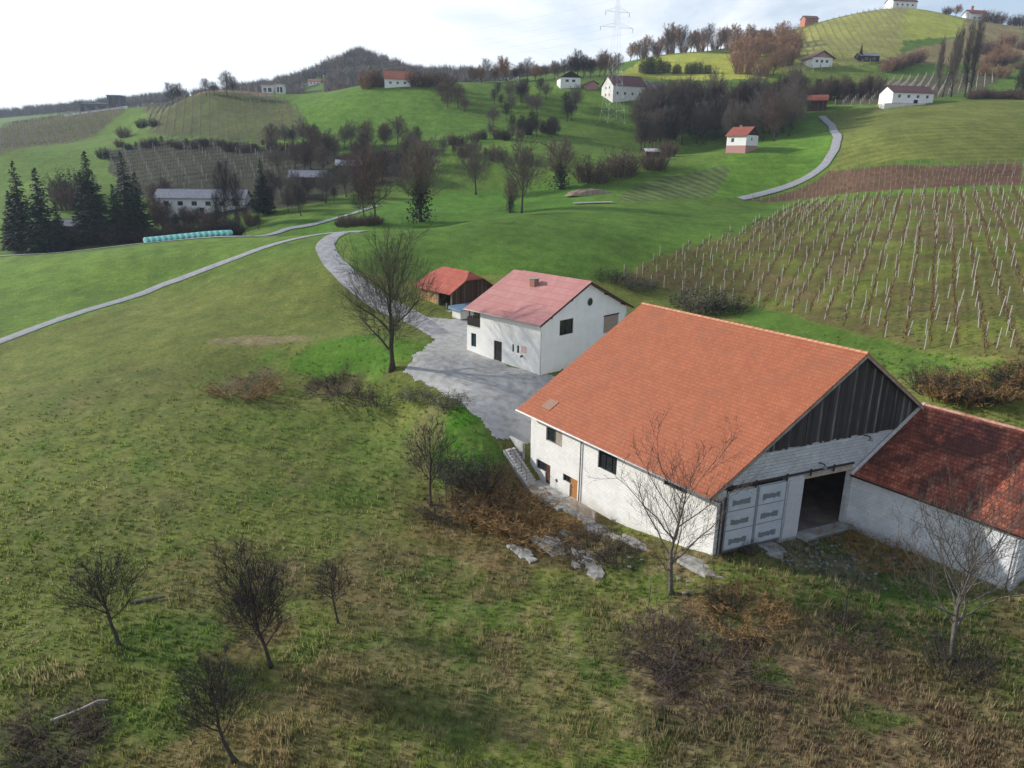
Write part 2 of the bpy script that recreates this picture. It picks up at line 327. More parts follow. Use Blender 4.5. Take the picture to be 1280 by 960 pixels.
def build_terrain():
    fine = np.radians(np.arange(-41, 41.001, .115)); co = np.radians(np.arange(42, 318.1, 3.0))
    az = np.concatenate([fine, co]); na = len(az)
    r = np.concatenate([[3, 6, 9, 12], np.exp(np.linspace(np.log(14.), np.log(2500.), 880))]); nr = len(r)
    A, Rr = np.meshgrid(az, r); X = Rr*np.sin(A); Y = Rr*np.cos(A)
    Z = hgt(X, Y)
    k = smooth(130, 80, Y)*smooth(3, 15, Y)
    hard = hard_mask(X, Y)
    rel = (fbm(X/2.2, Y/2.2, 51, 3)-.5)*.22 + (fbm(X/.55, Y/.55, 61, 3)-.5)*.10
    Z = Z + (rel-.05)*k*(1-hard)
    # contour terraces of the old vineyard slope
    C = ground_color(X, Y)
    V = np.stack([X, Y, Z], -1).reshape(-1, 3)
    V = np.vstack([V, [[0, 0, float(Z[0].mean())]]])
    i = np.arange(nr-1)[:, None]*na; j = np.arange(na); j2 = (j+1) % na
    q = np.stack([i+j, i+j2, i+na+j2, i+na+j], -1).reshape(-1, 4)
    # normals up
    q = q[:, ::-1]
    me = bpy.data.meshes.new('ground')
    nf = len(q); me.vertices.add(len(V)); me.vertices.foreach_set('co', V.ravel())
    fan = np.stack([np.full(na, len(V)-1), j2, j], -1)
    loops = np.concatenate([q.ravel(), fan.ravel()]); me.loops.add(len(loops)); me.loops.foreach_set('vertex_index', loops.astype(np.int32))
    me.polygons.add(nf+na)
    ls = np.concatenate([np.arange(nf)*4, nf*4+np.arange(na)*3]).astype(np.int32)
    me.polygons.foreach_set('loop_start', ls)
    me.polygons.foreach_set('use_smooth', np.ones(nf+na, bool))
    me.update(calc_edges=True); me.validate()
    at_ = me.color_attributes.new('cover', 'FLOAT_COLOR', 'POINT')
    cc = np.ones((len(V), 4), np.float32); cc[:-1, :3] = C.reshape(-1, 3); cc[-1, :3] = OLIVE
    at_.data.foreach_set('color', cc.ravel())
    o = bpy.data.objects.new('ground', me); col.objects.link(o); tag(o, kind='structure')
    mt, t, b = newmat('meadow_ground'); b.inputs['Roughness'].default_value = .95; b.inputs['Specular IOR Level'].default_value = .1
    at2 = t.nodes.new('ShaderNodeVertexColor'); at2.layer_name = 'cover'
    tcn = t.nodes.new('ShaderNodeTexCoord')
    nz = t.nodes.new('ShaderNodeTexNoise'); nz.inputs['Scale'].default_value = 2.2; nz.inputs['Detail'].default_value = 8; nz.inputs['Roughness'].default_value = .75
    t.links.new(tcn.outputs['Object'], nz.inputs['Vector'])
    m1 = t.nodes.new('ShaderNodeMapRange'); m1.inputs['From Min'].default_value = .3; m1.inputs['From Max'].default_value = .7; m1.inputs['To Min'].default_value = .55; m1.inputs['To Max'].default_value = 1.45
    t.links.new(nz.outputs[0], m1.inputs['Value'])
    vm = t.nodes.new('ShaderNodeVectorMath'); vm.operation = 'SCALE'; t.links.new(at2.outputs[0], vm.inputs[0]); t.links.new(m1.outputs[0], vm.inputs['Scale'])
    n3 = t.nodes.new('ShaderNodeTexNoise'); n3.inputs['Scale'].default_value = .33; n3.inputs['Detail'].default_value = 9; n3.inputs['Roughness'].default_value = .7; n3.inputs['Distortion'].default_value = .5
    t.links.new(tcn.outputs['Object'], n3.inputs['Vector'])
    hr = t.nodes.new('ShaderNodeValToRGB'); hr.color_ramp.elements[0].position = .3; hr.color_ramp.elements[1].position = .72; hr.color_ramp.elements[0].color = (.72, .82, .75, 1); hr.color_ramp.elements[1].color = (1.35, 1.15, 1.2, 1)
    t.links.new(n3.outputs[0], hr.inputs[0]); vm2 = t.nodes.new('ShaderNodeVectorMath'); vm2.operation = 'MULTIPLY'; t.links.new(vm.outputs[0], vm2.inputs[0]); t.links.new(hr.outputs[0], vm2.inputs[1])
    t.links.new(vm2.outputs[0], b.inputs['Base Color'])
    bp = t.nodes.new('ShaderNodeBump'); bp.inputs['Distance'].default_value = .07; bp.inputs['Strength'].default_value = .9
    t.links.new(nz.outputs[0], bp.inputs['Height']); t.links.new(bp.outputs[0], b.inputs['Normal'])
    me.materials.append(mt)
    return o
# ------------------------------------------------- roads and yard as draped sheets
def resample(P, step):
    P = np.array(P); d = np.r_[0, np.cumsum(np.hypot(*np.diff(P[:, :2], axis=0).T))]; n = max(2, int(d[-1]/step))
    t = np.linspace(0, d[-1], n)
    # smooth the polyline
    Q = np.stack([np.interp(t, d, P[:, i]) for i in range(P.shape[1])], -1)
    for _ in range(6): Q[1:-1] = .25*Q[:-2]+.5*Q[1:-1]+.25*Q[2:]
    return Q
M_GRAVEL = None
ROADS = {}
def road_line(pts, ymin=0): return np.array([at(*p[:2], ymin=(p[2] if len(p) > 2 else ymin))[:2] for p in pts])
ROADS['gravel_road'] = (road_line([(455,290),(432,290),(414,297),(405,308),(414,325),(434,346),(462,369),(495,388),(530,404),(552,418)], 60), 3.6)
ROADS['field_track'] = (road_line([(-60,448),(0,427),(100,391),(200,357),(300,321),(360,301),(395,294),(414,291.5),(430,291)], 60), 2.4)
ROADS['valley_road'] = (road_line([(1027,146),(1040,158),(1047,172),(1043,188),(1030,208),(1010,222),(985,233),(950,243),(925,249)], 210), 2.8)
ROADS['farm_lane'] = (np.array([aty(x_, 300, Y_)[:2] for x_, Y_ in ((-40,170),(20,171),(100,172),(184,173),(300,171),(350,172))]), 2.4)
ROADS['hedge_lane'] = (road_line([(318,296),(360,286),(400,279),(440,268),(470,258)], 185), 2.2)
YARD = poly([(528,396),(560,398),(598,402),(608,440),(640,458),(720,480),(725,540),(668,556),(640,557),(615,545),(597,523),(575,505),(550,492),(520,476),(503,466),(512,452),(530,437),(540,424),(522,408)], 0)
def hard_mask(x, y):
    m_ = np.zeros(x.shape)
    for nm, (P, wd) in ROADS.items():
        Q = resample(P, 2.0)
        x0, x1, y0, y1 = Q[:, 0].min()-6, Q[:, 0].max()+6, Q[:, 1].min()-6, Q[:, 1].max()+6
        s = (x > x0) & (x < x1) & (y > y0) & (y < y1)
        if not s.any(): continue
        d = np.full(s.sum(), 1e9); xs = x[s]; ys = y[s]
        for qx, qy in Q: d = np.minimum(d, np.hypot(xs-qx, ys-qy))
        m_[s] = np.maximum(m_[s], smooth(wd*.5+1.6, wd*.5+.4, d))
    a, b = barn_uv(x, y)
    for P in [YARD]:
        c = P.mean(0); s = np.hypot(x-c[0], y-c[1]) < 45
        xs = x[s]; ys = y[s]; d = np.full(len(xs), 1e9)
        for i in range(len(P)):
            p, q = P[i], P[(i+1) % len(P)]; e = q-p; t = np.clip(((xs-p[0])*e[0]+(ys-p[1])*e[1])/(e@e), 0, 1)
            d = np.minimum(d, np.hypot(xs-p[0]-t*e[0], ys-p[1]-t*e[1]))
        d[inpoly(P, xs, ys)] = 0
        m_[s] = np.maximum(m_[s], smooth(1.2, .2, d))
    m_ = np.maximum(m_, smooth(1.5, .5, -b)*smooth(-1.5, -.5, b)*0)
    return m_
def draped_strip(name, P, wd, mt, lift=.06):
    Q = resample(P, .8); T = np.gradient(Q, axis=0); T /= np.linalg.norm(T, axis=1)[:, None]; Nn = np.stack([-T[:, 1], T[:, 0]], -1)
    k = 7; V = []
    off = np.linspace(-.5, .5, k)
    jl = (fbm(np.arange(len(Q))*.21, np.zeros(len(Q)), 3, 3)-.5)*.5; jr = (fbm(np.arange(len(Q))*.21, np.zeros(len(Q)), 8, 3)-.5)*.5
    X = Q[:, 0, None]+Nn[:, 0, None]*(off*wd+np.where(off < 0, -1, 1)*np.abs(off)*jl[:, None]); Y = Q[:, 1, None]+Nn[:, 1, None]*(off*wd+np.abs(off)*jr[:, None])
    far = np.hypot(X, Y); Z = hgt(X, Y)+lift+.0012*np.maximum(far-80, 0)
    Z -= (np.abs(off) > .49)*.05
    V = np.stack([X, Y, Z], -1).reshape(-1, 3); F = []
    for i in range(len(Q)-1):
        for j in range(k-1): F.append((i*k+j, i*k+j+1, (i+1)*k+j+1, (i+1)*k+j))
    me = bpy.data.meshes.new(name); me.from_pydata([tuple(v) for v in V], [], F); me.materials.append(mt); me.polygons.foreach_set('use_smooth', [True]*len(F)); me.update()
    if me.polygons[0].normal.z < 0: me.flip_normals()
    o = bpy.data.objects.new(name, me); col.objects.link(o); return tag(o, kind='structure')
def draped_poly(name, P, mt, lift=.06, step=.5, jit=.5, kind='structure'):
    x0, y0 = P.min(0); x1, y1 = P.max(0)
    gx = np.arange(x0, x1+step, step); gy = np.arange(y0, y1+step, step); X, Y = np.meshgrid(gx, gy)
    Z = hgt(X, Y)+lift
    jx = (fbm(X/1.5, Y/1.5, 5)-.5)*2*jit; jy = (fbm(X/1.5, Y/1.5, 15)-.5)*2*jit
    ins = inpoly(P, X+jx, Y+jy); na = len(gx); V = np.stack([X, Y, Z], -1).reshape(-1, 3); F = []
    for i in range(len(gy)-1):
        for j in range(na-1):
            if ins[i, j] and ins[i, j+1] and ins[i+1, j] and ins[i+1, j+1]: F.append((i*na+j, i*na+j+1, (i+1)*na+j+1, (i+1)*na+j))
    used = sorted({k for f in F for k in f}); mp_ = {k: i for i, k in enumerate(used)}
    me = bpy.data.meshes.new(name); me.from_pydata([tuple(V[k]) for k in used], [], [tuple(mp_[k] for k in f) for f in F]); me.materials.append(mt); me.update()
    o = bpy.data.objects.new(name, me); col.objects.link(o); return tag(o, kind=kind)
ground = build_terrain()
M_GRAVEL = mat('gravel', (.36, .36, .37), (.22, .22, .22), rough=.95, scale=.9, detail=10, bump=.04, bscale=14)
M_GRAVEL2 = mat('worn_gravel', (.46, .455, .44), (.28, .265, .23), rough=.95, scale=1.1, detail=12, lo=.4, hi=.72, bump=.04, bscale=14)
M_ASPH = mat('pale_track', (.34, .34, .35), (.24, .24, .25), rough=.9, scale=1.2, detail=8, bump=.02)
for nm, (P, wd) in ROADS.items():
    draped_strip(nm, P, wd, M_GRAVEL if nm == 'gravel_road' else M_ASPH)
draped_poly('yard', YARD, M_GRAVEL2, lift=.066, step=.22, jit=.7)
# ================================================================= building kit
def rot(v, a): return (v[0]*cos(a)-v[1]*sin(a), v[0]*sin(a)+v[1]*cos(a))
class Face:
    """a wall plane in local coordinates: s along, t inwards, z up"""
    def __init__(s, o, d, n): s.o = o; s.d = d; s.n = n
    def p(s, a, t, z): return (s.o[0]+s.d[0]*a+s.n[0]*t, s.o[1]+s.d[1]*a+s.n[1]*t, z+(s.o[2] if len(s.o) > 2 else 0))
    def box(s, mb, a0, a1, t0, t1, z0, z1):
        P = [s.p(a0, t0, z0), s.p(a1, t0, z0), s.p(a1, t1, z0), s.p(a0, t1, z0), s.p(a0, t0, z1), s.p(a1, t0, z1), s.p(a1, t1, z1), s.p(a0, t1, z1)]
        mb.hexa(P)
def fixn(o):
    me = o.data; import bmesh
    b = bmesh.new(); b.from_mesh(me); bmesh.ops.recalc_face_normals(b, faces=b.faces); b.to_mesh(me); b.free(); return o
def wall_cut(mb, F, s0, s1, z0, z1, th, ops):
    """rectangular wall with rectangular openings ops=[(a0,a1,z0,z1)], no overlaps left between pieces"""
    xs = sorted({s0, s1} | {v for o in ops for v in o[:2] if s0 < v < s1}); zs = sorted({z0, z1} | {v for o in ops for v in o[2:4] if z0 < v < z1})
    for i in range(len(xs)-1):
        run = None
        for j in range(len(zs)-1):
            cx = (xs[i]+xs[i+1])/2; cz = (zs[j]+zs[j+1])/2
            hole = any(o[0] < cx < o[1] and o[2] < cz < o[3] for o in ops)
            if not hole and run is None: run = zs[j]
            if (hole) and run is not None: F.box(mb, xs[i], xs[i+1], 0, th, run, zs[j]); run = None
        if run is not None: F.box(mb, xs[i], xs[i+1], 0, th, run, zs[-1])
def window(F, a0, a1, z0, z1, parent, mf, mp, depth=.1, bars=1, name='window', fw=.07, hbar=False, label=None):
    fr = MB()
    F.box(fr, a0, a0+fw, depth, depth+.07, z0, z1); F.box(fr, a1-fw, a1, depth, depth+.07, z0, z1)
    F.box(fr, a0+fw, a1-fw, depth, depth+.07, z0, z0+fw); F.box(fr, a0+fw, a1-fw, depth, depth+.07, z1-fw, z1)
    for k in range(bars):
        c = a0+(a1-a0)*(k+1)/(bars+1); F.box(fr, c-fw*.4, c+fw*.4, depth+.003, depth+.06, z0+fw, z1-fw)
    o = fixn(fr.build(name, mf, parent)); 
    if label: o['label'] = label
    pn = MB(); F.box(pn, a0+fw*.5, a1-fw*.5, depth+.075, depth+.09, z0+fw*.5, z1-fw*.5); fixn(pn.build('pane', mp, o)); return o
def roof_slab(mb, e0, e1, r1, r0, th):
    """sloping slab: eave e0-e1, ridge r0-r1, thickness straight down"""
    lo = [(p[0], p[1], p[2]-th) for p in (e0, e1, r1, r0)]
    mb.hexa(lo+[e0, e1, r1, r0])
def nodes(mt): return mt.node_tree
def tile_mat(name, cols, udir, pitch, tw=.22, th_=.33, mortar=(.05, .02, .015), stain=None, stain_amt=0, rough=.75, bump=.03, var=.5, axis='u'):
    mt, t, b = newmat(name); N_ = t.nodes.new; L_ = t.links.new
    b.inputs['Roughness'].default_value = rough; b.inputs['Specular IOR Level'].default_value = .3
    tcn = N_('ShaderNodeTexCoord')
    d = N_('ShaderNodeVectorMath'); d.operation = 'DOT_PRODUCT'; d.inputs[1].default_value = (*udir, 0); L_(tcn.outputs['Object'], d.inputs[0])
    s = N_('ShaderNodeSeparateXYZ'); L_(tcn.outputs['Object'], s.inputs[0])
    m_ = N_('ShaderNodeMath'); m_.operation = 'MULTIPLY'; m_.inputs[1].default_value = 1/max(.01, sin(pitch)); L_(s.outputs['Z'], m_.inputs[0])
    c = N_('ShaderNodeCombineXYZ'); L_(d.outputs['Value'], c.inputs['X']); L_(m_.outputs[0], c.inputs['Y'])
    br = N_('ShaderNodeTexBrick'); br.inputs['Scale'].default_value = 1; br.inputs['Brick Width'].default_value = tw; br.inputs['Row Height'].default_value = th_
    br.inputs['Mortar Size'].default_value = .018; br.inputs['Mortar Smooth'].default_value = .4; br.inputs['Bias'].default_value = 0
    br.inputs['Color1'].default_value = (0, 0, 0, 1); br.inputs['Color2'].default_value = (1, 1, 1, 1); br.inputs['Mortar'].default_value = (.5, .5, .5, 1)
    L_(c.outputs[0], br.inputs['Vector'])
    nz = N_('ShaderNodeTexNoise'); nz.inputs['Scale'].default_value = .5; nz.inputs['Detail'].default_value = 9; nz.inputs['Roughness'].default_value = .65; L_(c.outputs[0], nz.inputs['Vector'])
    bw = N_('ShaderNodeSeparateColor'); L_(br.outputs['Color'], bw.inputs[0])
    ad = N_('ShaderNodeMath'); ad.operation = 'MULTIPLY_ADD'; ad.inputs[1].default_value = var; L_(bw.outputs[0], ad.inputs[0])
    ad2 = N_('ShaderNodeMath'); ad2.operation = 'MULTIPLY'; ad2.inputs[1].default_value = 1-var; L_(nz.outputs[0], ad2.inputs[0]); L_(ad2.outputs[0], ad.inputs[2])
    rp = N_('ShaderNodeValToRGB'); e = rp.color_ramp.elements; e[0].position = .15; e[1].position = .75; e[0].color = (*cols[0], 1); e[1].color = (*cols[-1], 1)
    for k, cc in enumerate(cols[1:-1]):
        q = e.new(.15+.6*(k+1)/(len(cols)-1)); q.color = (*cc, 1)
    L_(ad.outputs[0], rp.inputs[0]); out = rp.outputs[0]
    if stain:
        n2 = N_('ShaderNodeTexNoise'); n2.inputs['Scale'].default_value = .42; n2.inputs['Detail'].default_value = 7; n2.inputs['Roughness'].default_value = .7; n2.inputs['Distortion'].default_value = .6; L_(tcn.outputs['Object'], n2.inputs['Vector'])
        r2 = N_('ShaderNodeValToRGB'); r2.color_ramp.elements[0].position = .62-stain_amt*.3; r2.color_ramp.elements[1].position = .78-stain_amt*.3; L_(n2.outputs[0], r2.inputs[0])
        a3 = N_('ShaderNodeMath'); a3.operation = 'MULTIPLY'; a3.inputs[1].default_value = .85; L_(r2.outputs[0], a3.inputs[0])
        mx2 = N_('ShaderNodeMix'); mx2.data_type = 'RGBA'; L_(a3.outputs[0], mx2.inputs['Factor']); L_(out, mx2.inputs['A']); mx2.inputs['B'].default_value = (*stain, 1); out = mx2.outputs['Result']
    mm = N_('ShaderNodeMix'); mm.data_type = 'RGBA'; L_(br.outputs['Fac'], mm.inputs['Factor']); L_(out, mm.inputs['A']); mm.inputs['B'].default_value = (*mortar, 1)
    L_(mm.outputs['Result'], b.inputs['Base Color'])
    # each course steps down towards its lower edge
    fr = N_('ShaderNodeMath'); fr.operation = 'DIVIDE'; fr.inputs[1].default_value = th_; L_(m_.outputs[0], fr.inputs[0])
    f2 = N_('ShaderNodeMath'); f2.operation = 'FRACT'; L_(fr.outputs[0], f2.inputs[0])
    f3 = N_('ShaderNodeMath'); f3.operation = 'SUBTRACT'; f3.inputs[0].default_value = 1; L_(f2.outputs[0], f3.inputs[1])
    f4 = N_('ShaderNodeMath'); f4.operation = 'SUBTRACT'; L_(f3.outputs[0], f4.inputs[0]); L_(br.outputs['Fac'], f4.inputs[1])
    bp = N_('ShaderNodeBump'); bp.inputs['Distance'].default_value = bump; bp.inputs['Strength'].default_value = 1; L_(f4.outputs[0], bp.inputs['Height']); L_(bp.outputs[0], b.inputs['Normal'])
    return mt
def block_mat(name, udir, c1, c2, mortar, bwid=.5, bh=.25, msize=.02, grime=(.25, .24, .22), g=.4, z0=0, bump=.015):
    """whitewashed block wall with patchy grime, heavier near the ground"""
    mt, t, b = newmat(name); N_ = t.nodes.new; L_ = t.links.new; b.inputs['Roughness'].default_value = .92; b.inputs['Specular IOR Level'].default_value = .15
    tcn = N_('ShaderNodeTexCoord'); d = N_('ShaderNodeVectorMath'); d.operation = 'DOT_PRODUCT'; d.inputs[1].default_value = (*udir, 0); L_(tcn.outputs['Object'], d.inputs[0])
    s = N_('ShaderNodeSeparateXYZ'); L_(tcn.outputs['Object'], s.inputs[0]); c = N_('ShaderNodeCombineXYZ'); L_(d.outputs['Value'], c.inputs['X']); L_(s.outputs['Z'], c.inputs['Y'])
    br = N_('ShaderNodeTexBrick'); br.inputs['Scale'].default_value = 1; br.inputs['Brick Width'].default_value = bwid; br.inputs['Row Height'].default_value = bh; br.inputs['Mortar Size'].default_value = msize; br.inputs['Mortar Smooth'].default_value = .6
    br.inputs['Color1'].default_value = (*c1, 1); br.inputs['Color2'].default_value = (*c2, 1); br.inputs['Mortar'].default_value = (*mortar, 1); L_(c.outputs[0], br.inputs['Vector'])
    nz = N_('ShaderNodeTexNoise'); nz.inputs['Scale'].default_value = .8; nz.inputs['Detail'].default_value = 10; nz.inputs['Roughness'].default_value = .7; L_(c.outputs[0], nz.inputs['Vector'])
    zr = N_('ShaderNodeMapRange'); zr.inputs['From Min'].default_value = z0+1.2; zr.inputs['From Max'].default_value = z0-.3; zr.inputs['To Min'].default_value = 0; zr.inputs['To Max'].default_value = .28; L_(s.outputs['Z'], zr.inputs['Value'])
    ad = N_('ShaderNodeMath'); ad.operation = 'ADD'; L_(nz.outputs[0], ad.inputs[0]); L_(zr.outputs[0], ad.inputs[1])
    rp = N_('ShaderNodeValToRGB'); rp.color_ramp.elements[0].position = .45; rp.color_ramp.elements[1].position = .75; rp.color_ramp.elements[1].color = (g, g, g, 1); L_(ad.outputs[0], rp.inputs[0])
    mx2 = N_('ShaderNodeMix'); mx2.data_type = 'RGBA'; L_(rp.outputs[0], mx2.inputs['Factor']); L_(br.outputs['Color'], mx2.inputs['A']); mx2.inputs['B'].default_value = (*grime, 1); L_(mx2.outputs['Result'], b.inputs['Base Color'])
    bp = N_('ShaderNodeBump'); bp.inputs['Distance'].default_value = bump; bp.invert = True; L_(br.outputs['Fac'], bp.inputs['Height']); L_(bp.outputs[0], b.inputs['Normal'])
    return mt
def plank_mat(name, udir, c1, c2, c3, pw=.18):
    mt, t, b = newmat(name); N_ = t.nodes.new; L_ = t.links.new; b.inputs['Roughness'].default_value = .85; b.inputs['Specular IOR Level'].default_value = .2
    tcn = N_('ShaderNodeTexCoord'); d = N_('ShaderNodeVectorMath'); d.operation = 'DOT_PRODUCT'; d.inputs[1].default_value = (*udir, 0); L_(tcn.outputs['Object'], d.inputs[0])
    s = N_('ShaderNodeSeparateXYZ'); L_(tcn.outputs['Object'], s.inputs[0])
    dv = N_('ShaderNodeMath'); dv.operation = 'DIVIDE'; dv.inputs[1].default_value = pw; L_(d.outputs['Value'], dv.inputs[0])
    fl = N_('ShaderNodeMath'); fl.operation = 'FLOOR'; L_(dv.outputs[0], fl.inputs[0])
    wn = N_('ShaderNodeTexWhiteNoise'); wn.noise_dimensions = '1D'; L_(fl.outputs[0], wn.inputs['W'])
    c = N_('ShaderNodeCombineXYZ'); L_(dv.outputs[0], c.inputs['X']); mz = N_('ShaderNodeMath'); mz.operation = 'MULTIPLY'; mz.inputs[1].default_value = .5; L_(s.outputs['Z'], mz.inputs[0]); L_(mz.outputs[0], c.inputs['Y']); L_(wn.outputs['Value'], c.inputs['Z'])
    nz = N_('ShaderNodeTexNoise'); nz.inputs['Scale'].default_value = 1.3; nz.inputs['Detail'].default_value = 6; L_(c.outputs[0], nz.inputs['Vector'])
    ad = N_('ShaderNodeMath'); ad.operation = 'MULTIPLY_ADD'; ad.inputs[1].default_value = .6; L_(wn.outputs['Value'], ad.inputs[0]); m3 = N_('ShaderNodeMath'); m3.operation = 'MULTIPLY'; m3.inputs[1].default_value = .45; L_(nz.outputs[0], m3.inputs[0]); L_(m3.outputs[0], ad.inputs[2])
    rp = N_('ShaderNodeValToRGB'); e = rp.color_ramp.elements; e[0].position = .2; e[0].color = (*c1, 1); e[1].position = .85; e[1].color = (*c3, 1); q = e.new(.66); q.color = (*c2, 1); L_(ad.outputs[0], rp.inputs[0])
    fr = N_('ShaderNodeMath'); fr.operation = 'FRACT'; L_(dv.outputs[0], fr.inputs[0])
    gp = N_('ShaderNodeMath'); gp.operation = 'COMPARE'; gp.inputs[1].default_value = 0; gp.inputs[2].default_value = .08; L_(fr.outputs[0], gp.inputs[0])
    mx2 = N_('ShaderNodeMix'); mx2.data_type = 'RGBA'; L_(gp.outputs[0], mx2.inputs['Factor']); L_(rp.outputs[0], mx2.inputs['A']); mx2.inputs['B'].default_value = (.008, .008, .009, 1); L_(mx2.outputs['Result'], b.inputs['Base Color'])
    return mt
M_DARKGLASS = mat('dark_glass', (.015, .018, .02), (.03, .035, .04), rough=.08, spec=.6, scale=2)
M_DARKWOOD = mat('dark_wood', (.035, .028, .024), (.02, .016, .014), rough=.8, scale=6)
M_WHITEFRAME = mat('pale_frame', (.6, .6, .58), (.45, .45, .43), rough=.6)
M_GREYWOOD = mat('grey_wood', (.2, .19, .18), (.12, .11, .1), rough=.9, stretch=(1, 1, .2))
M_METAL = mat('zinc_gutter', (.25, .26, .27), (.15, .15, .16), rough=.5, metal=.4)
M_RUST = mat('rusty_steel', (.06, .035, .025), (.03, .025, .022), rough=.8, scale=8)
M_CONC = mat('concrete', (.42, .42, .40), (.25, .245, .23), rough=.95, scale=1.2, detail=10, bump=.01)
M_CONC2 = mat('weathered_concrete', (.5, .5, .5), (.26, .25, .22), rough=.95, scale=.9, detail=10, bump=.02)
M_CONCD = mat('dusty_floor', (.2, .17, .145), (.12, .1, .09), rough=.95, scale=.8, detail=8)
M_BROWNDOOR = mat('brown_door', (.13, .05, .03), (.08, .03, .02), rough=.6, scale=5)
M_OCHRE = mat('ochre_door', (.42, .2, .07), (.32, .14, .05), rough=.6, scale=5)
M_ORANGETILE = None
# ================================================================= the barn
K12 = radians(11.73); VX = (cos(K12), -sin(K12))
def BP(a, b, z): return (b*VX[0], a+b*VX[1], z)
def make_barn():
    root = empty('barn', (BO[0], BO[1], 0), BYAW)
    tag(root, 'large white block barn with big orange tiled roof and dark plank gable', 'barn')
    zE, zR, RB, W = 5.0, 14.55, 12.4, 24.8
    ev, eu = 1.28, .48; k = (zR-zE)/(RB+ev); pitch = math.atan(k)
    wl = block_mat('whitewashed_blocks', (0, 1), (.80, .79, .76), (.75, .74, .71), (.62, .61, .58), z0=-1.8, g=.4, grime=(.42, .40, .35), bump=.012, msize=.014)
    wf = block_mat('grey_blocks', VX, (.60, .62, .64), (.50, .52, .54), (.42, .43, .44), z0=0, g=.5, grime=(.24, .24, .24), bwid=.5, bh=.27, bump=.03)
    roofm = tile_mat('orange_tiles', [(.31, .095, .046), (.37, .12, .058), (.43, .148, .074)], (0, 1), pitch, tw=.26, th_=.36, mortar=(.25, .085, .048), stain=(.29, .12, .07), stain_amt=.3, var=.3, bump=.015)
    # left long wall, ground lower at its far half
    F = Face((0, 0), (0, 1), (1, 0))
    ops = [(17.9, 20.3, 2.6, 4.0), (10.6, 12.95, 2.45, 4.2), (2.9, 5.3, 3.75, 4.5), (19.5, 21.7, -1.85, .2), (15.5, 16.6, -1.85, .15), (16.6, 17.6, -.55, .15)]
    mb = MB(); wall_cut(mb, F, .0, BL, -2.6, 5.0, .35, ops); fixn(mb.build('wall', wl, root))
    # front wall with door openings, stops at the boards
    G = Face((0, 0), VX, (0, 1))
    zb = 7.85; bl = .4
    def roofz(b): return zE+(min(b, 2*RB-b)+ev)*k-.25
    mb = MB(); fo = [(.75, 6.5, -.5, 5.2), (8.3, 13.2, -.5, 4.75)]
    # below eave height: rectangle; above: stepped under the slope as one prism
    wall_cut(mb, G, .36, W-.36, -.8, 5.2, .35, fo)
    x0 = (zb-zE+.25)/k-ev; x1 = W-x0; e0 = max(.36, (5.2-zE+.25)/k-ev)
    mb.prism([G.p(.36, 0, 5.2), G.p(W-.36, 0, 5.2), G.p(x1, 0, zb), G.p(x0, 0, zb)], Vector(G.p(0, .35, 0))-Vector(G.p(0, 0, 0)))
    fixn(mb.build('wall', wf, root))
    # plank gable
    pm = plank_mat('weathered_planks', VX, (.034, .032, .032), (.065, .06, .057), (.2, .19, .185), pw=.24)
    mb = MB(); nb = 0; b = x0+.05; prnd = random.Random(3)
    while b < x1-.3:
        wd = prnd.uniform(.2, .3); t = prnd.uniform(-.09, -.06); zt0 = roofz(b)-.02; zt1 = roofz(b+wd)-.02; zl = zb-prnd.uniform(.1, .25)
        if abs(b-RB) > .3:
            P = [G.p(b, t, zl), G.p(b+wd-.02, t, zl), G.p(b+wd-.02, -.03, zl), G.p(b, -.03, zl), G.p(b, t, zt0), G.p(b+wd-.02, t, zt1), G.p(b+wd-.02, -.03, zt1), G.p(b, -.03, zt0)]
        else: P = [G.p(b, t, zl), G.p(b+wd-.02, t, zl), G.p(b+wd-.02, -.03, zl), G.p(b, -.03, zl), G.p(b, t, zt0-.1), G.p(b+wd-.02, t, zt0-.1), G.p(b+wd-.02, -.03, zt0-.1), G.p(b, -.03, zt0-.1)]
        mb.hexa(P); b += wd
    fixn(mb.build('plank_gable', pm, root))
    mb = MB(); mb.prism([G.p(x0+.2, -.025, zb), G.p(x1-.2, -.025, zb), G.p(RB, -.025, roofz(RB)-.1)], Vector(G.p(0, .02, 0))-Vector(G.p(0, 0, 0))); fixn(mb.build('gable_backing', M_DARKWOOD, root))
    # back and right walls
    mb = MB(); mb.prism([BP(BL-.35, .36, -1), BP(BL-.35, W-.36, -1), BP(BL-.35, W-.36, 5), BP(BL-.35, RB, roofz(RB)-.05), BP(BL-.35, .36, 5)], (0, .34, 0)); fixn(mb.build('wall', wl, root))
    mb = MB(); mb.hexa([BP(0, W-.35, -1), BP(0, W, -1), BP(BL, W, -1), BP(BL, W-.35, -1), BP(0, W-.35, 5.6), BP(0, W, 5.6), BP(BL, W, 5.6), BP(BL, W-.35, 5.6)]); fixn(mb.build('wall', wl, root))
    # floor slab, inner partition
    mb = MB(); mb.hexa([BP(.2, .4, -.3), BP(.2, W-.4, -.3), BP(BL-.4, W-.4, -.3), BP(BL-.4, .4, -.3), BP(.2, .4, .06), BP(.2, W-.4, .06), BP(BL-.4, W-.4, .06), BP(BL-.4, .4, .06)]); fixn(mb.build('floor', M_CONCD, root))
    mb = MB(); mb.hexa([BP(-.9, 8.35, -.35), BP(-.9, 13.1, -.35), BP(.198, 13.1, -.35), BP(.198, 8.35, -.35), BP(-1.1, 8.35, .04), BP(-1.1, 13.1, .04), BP(.198, 13.1, .055), BP(.198, 8.35, .055)]); fixn(mb.build('threshold', M_CONC, root))
    mb = MB(); mb.box(7.6, 7.9, 3, 18, .07, 5.5); mb.box(11.2, 11.5, 5.0, 5.3, .07, 6); mb.box(13.6, 13.9, 3, 18, .07, 5.5); fixn(mb.build('inner_wall', M_GREYWOOD, root))
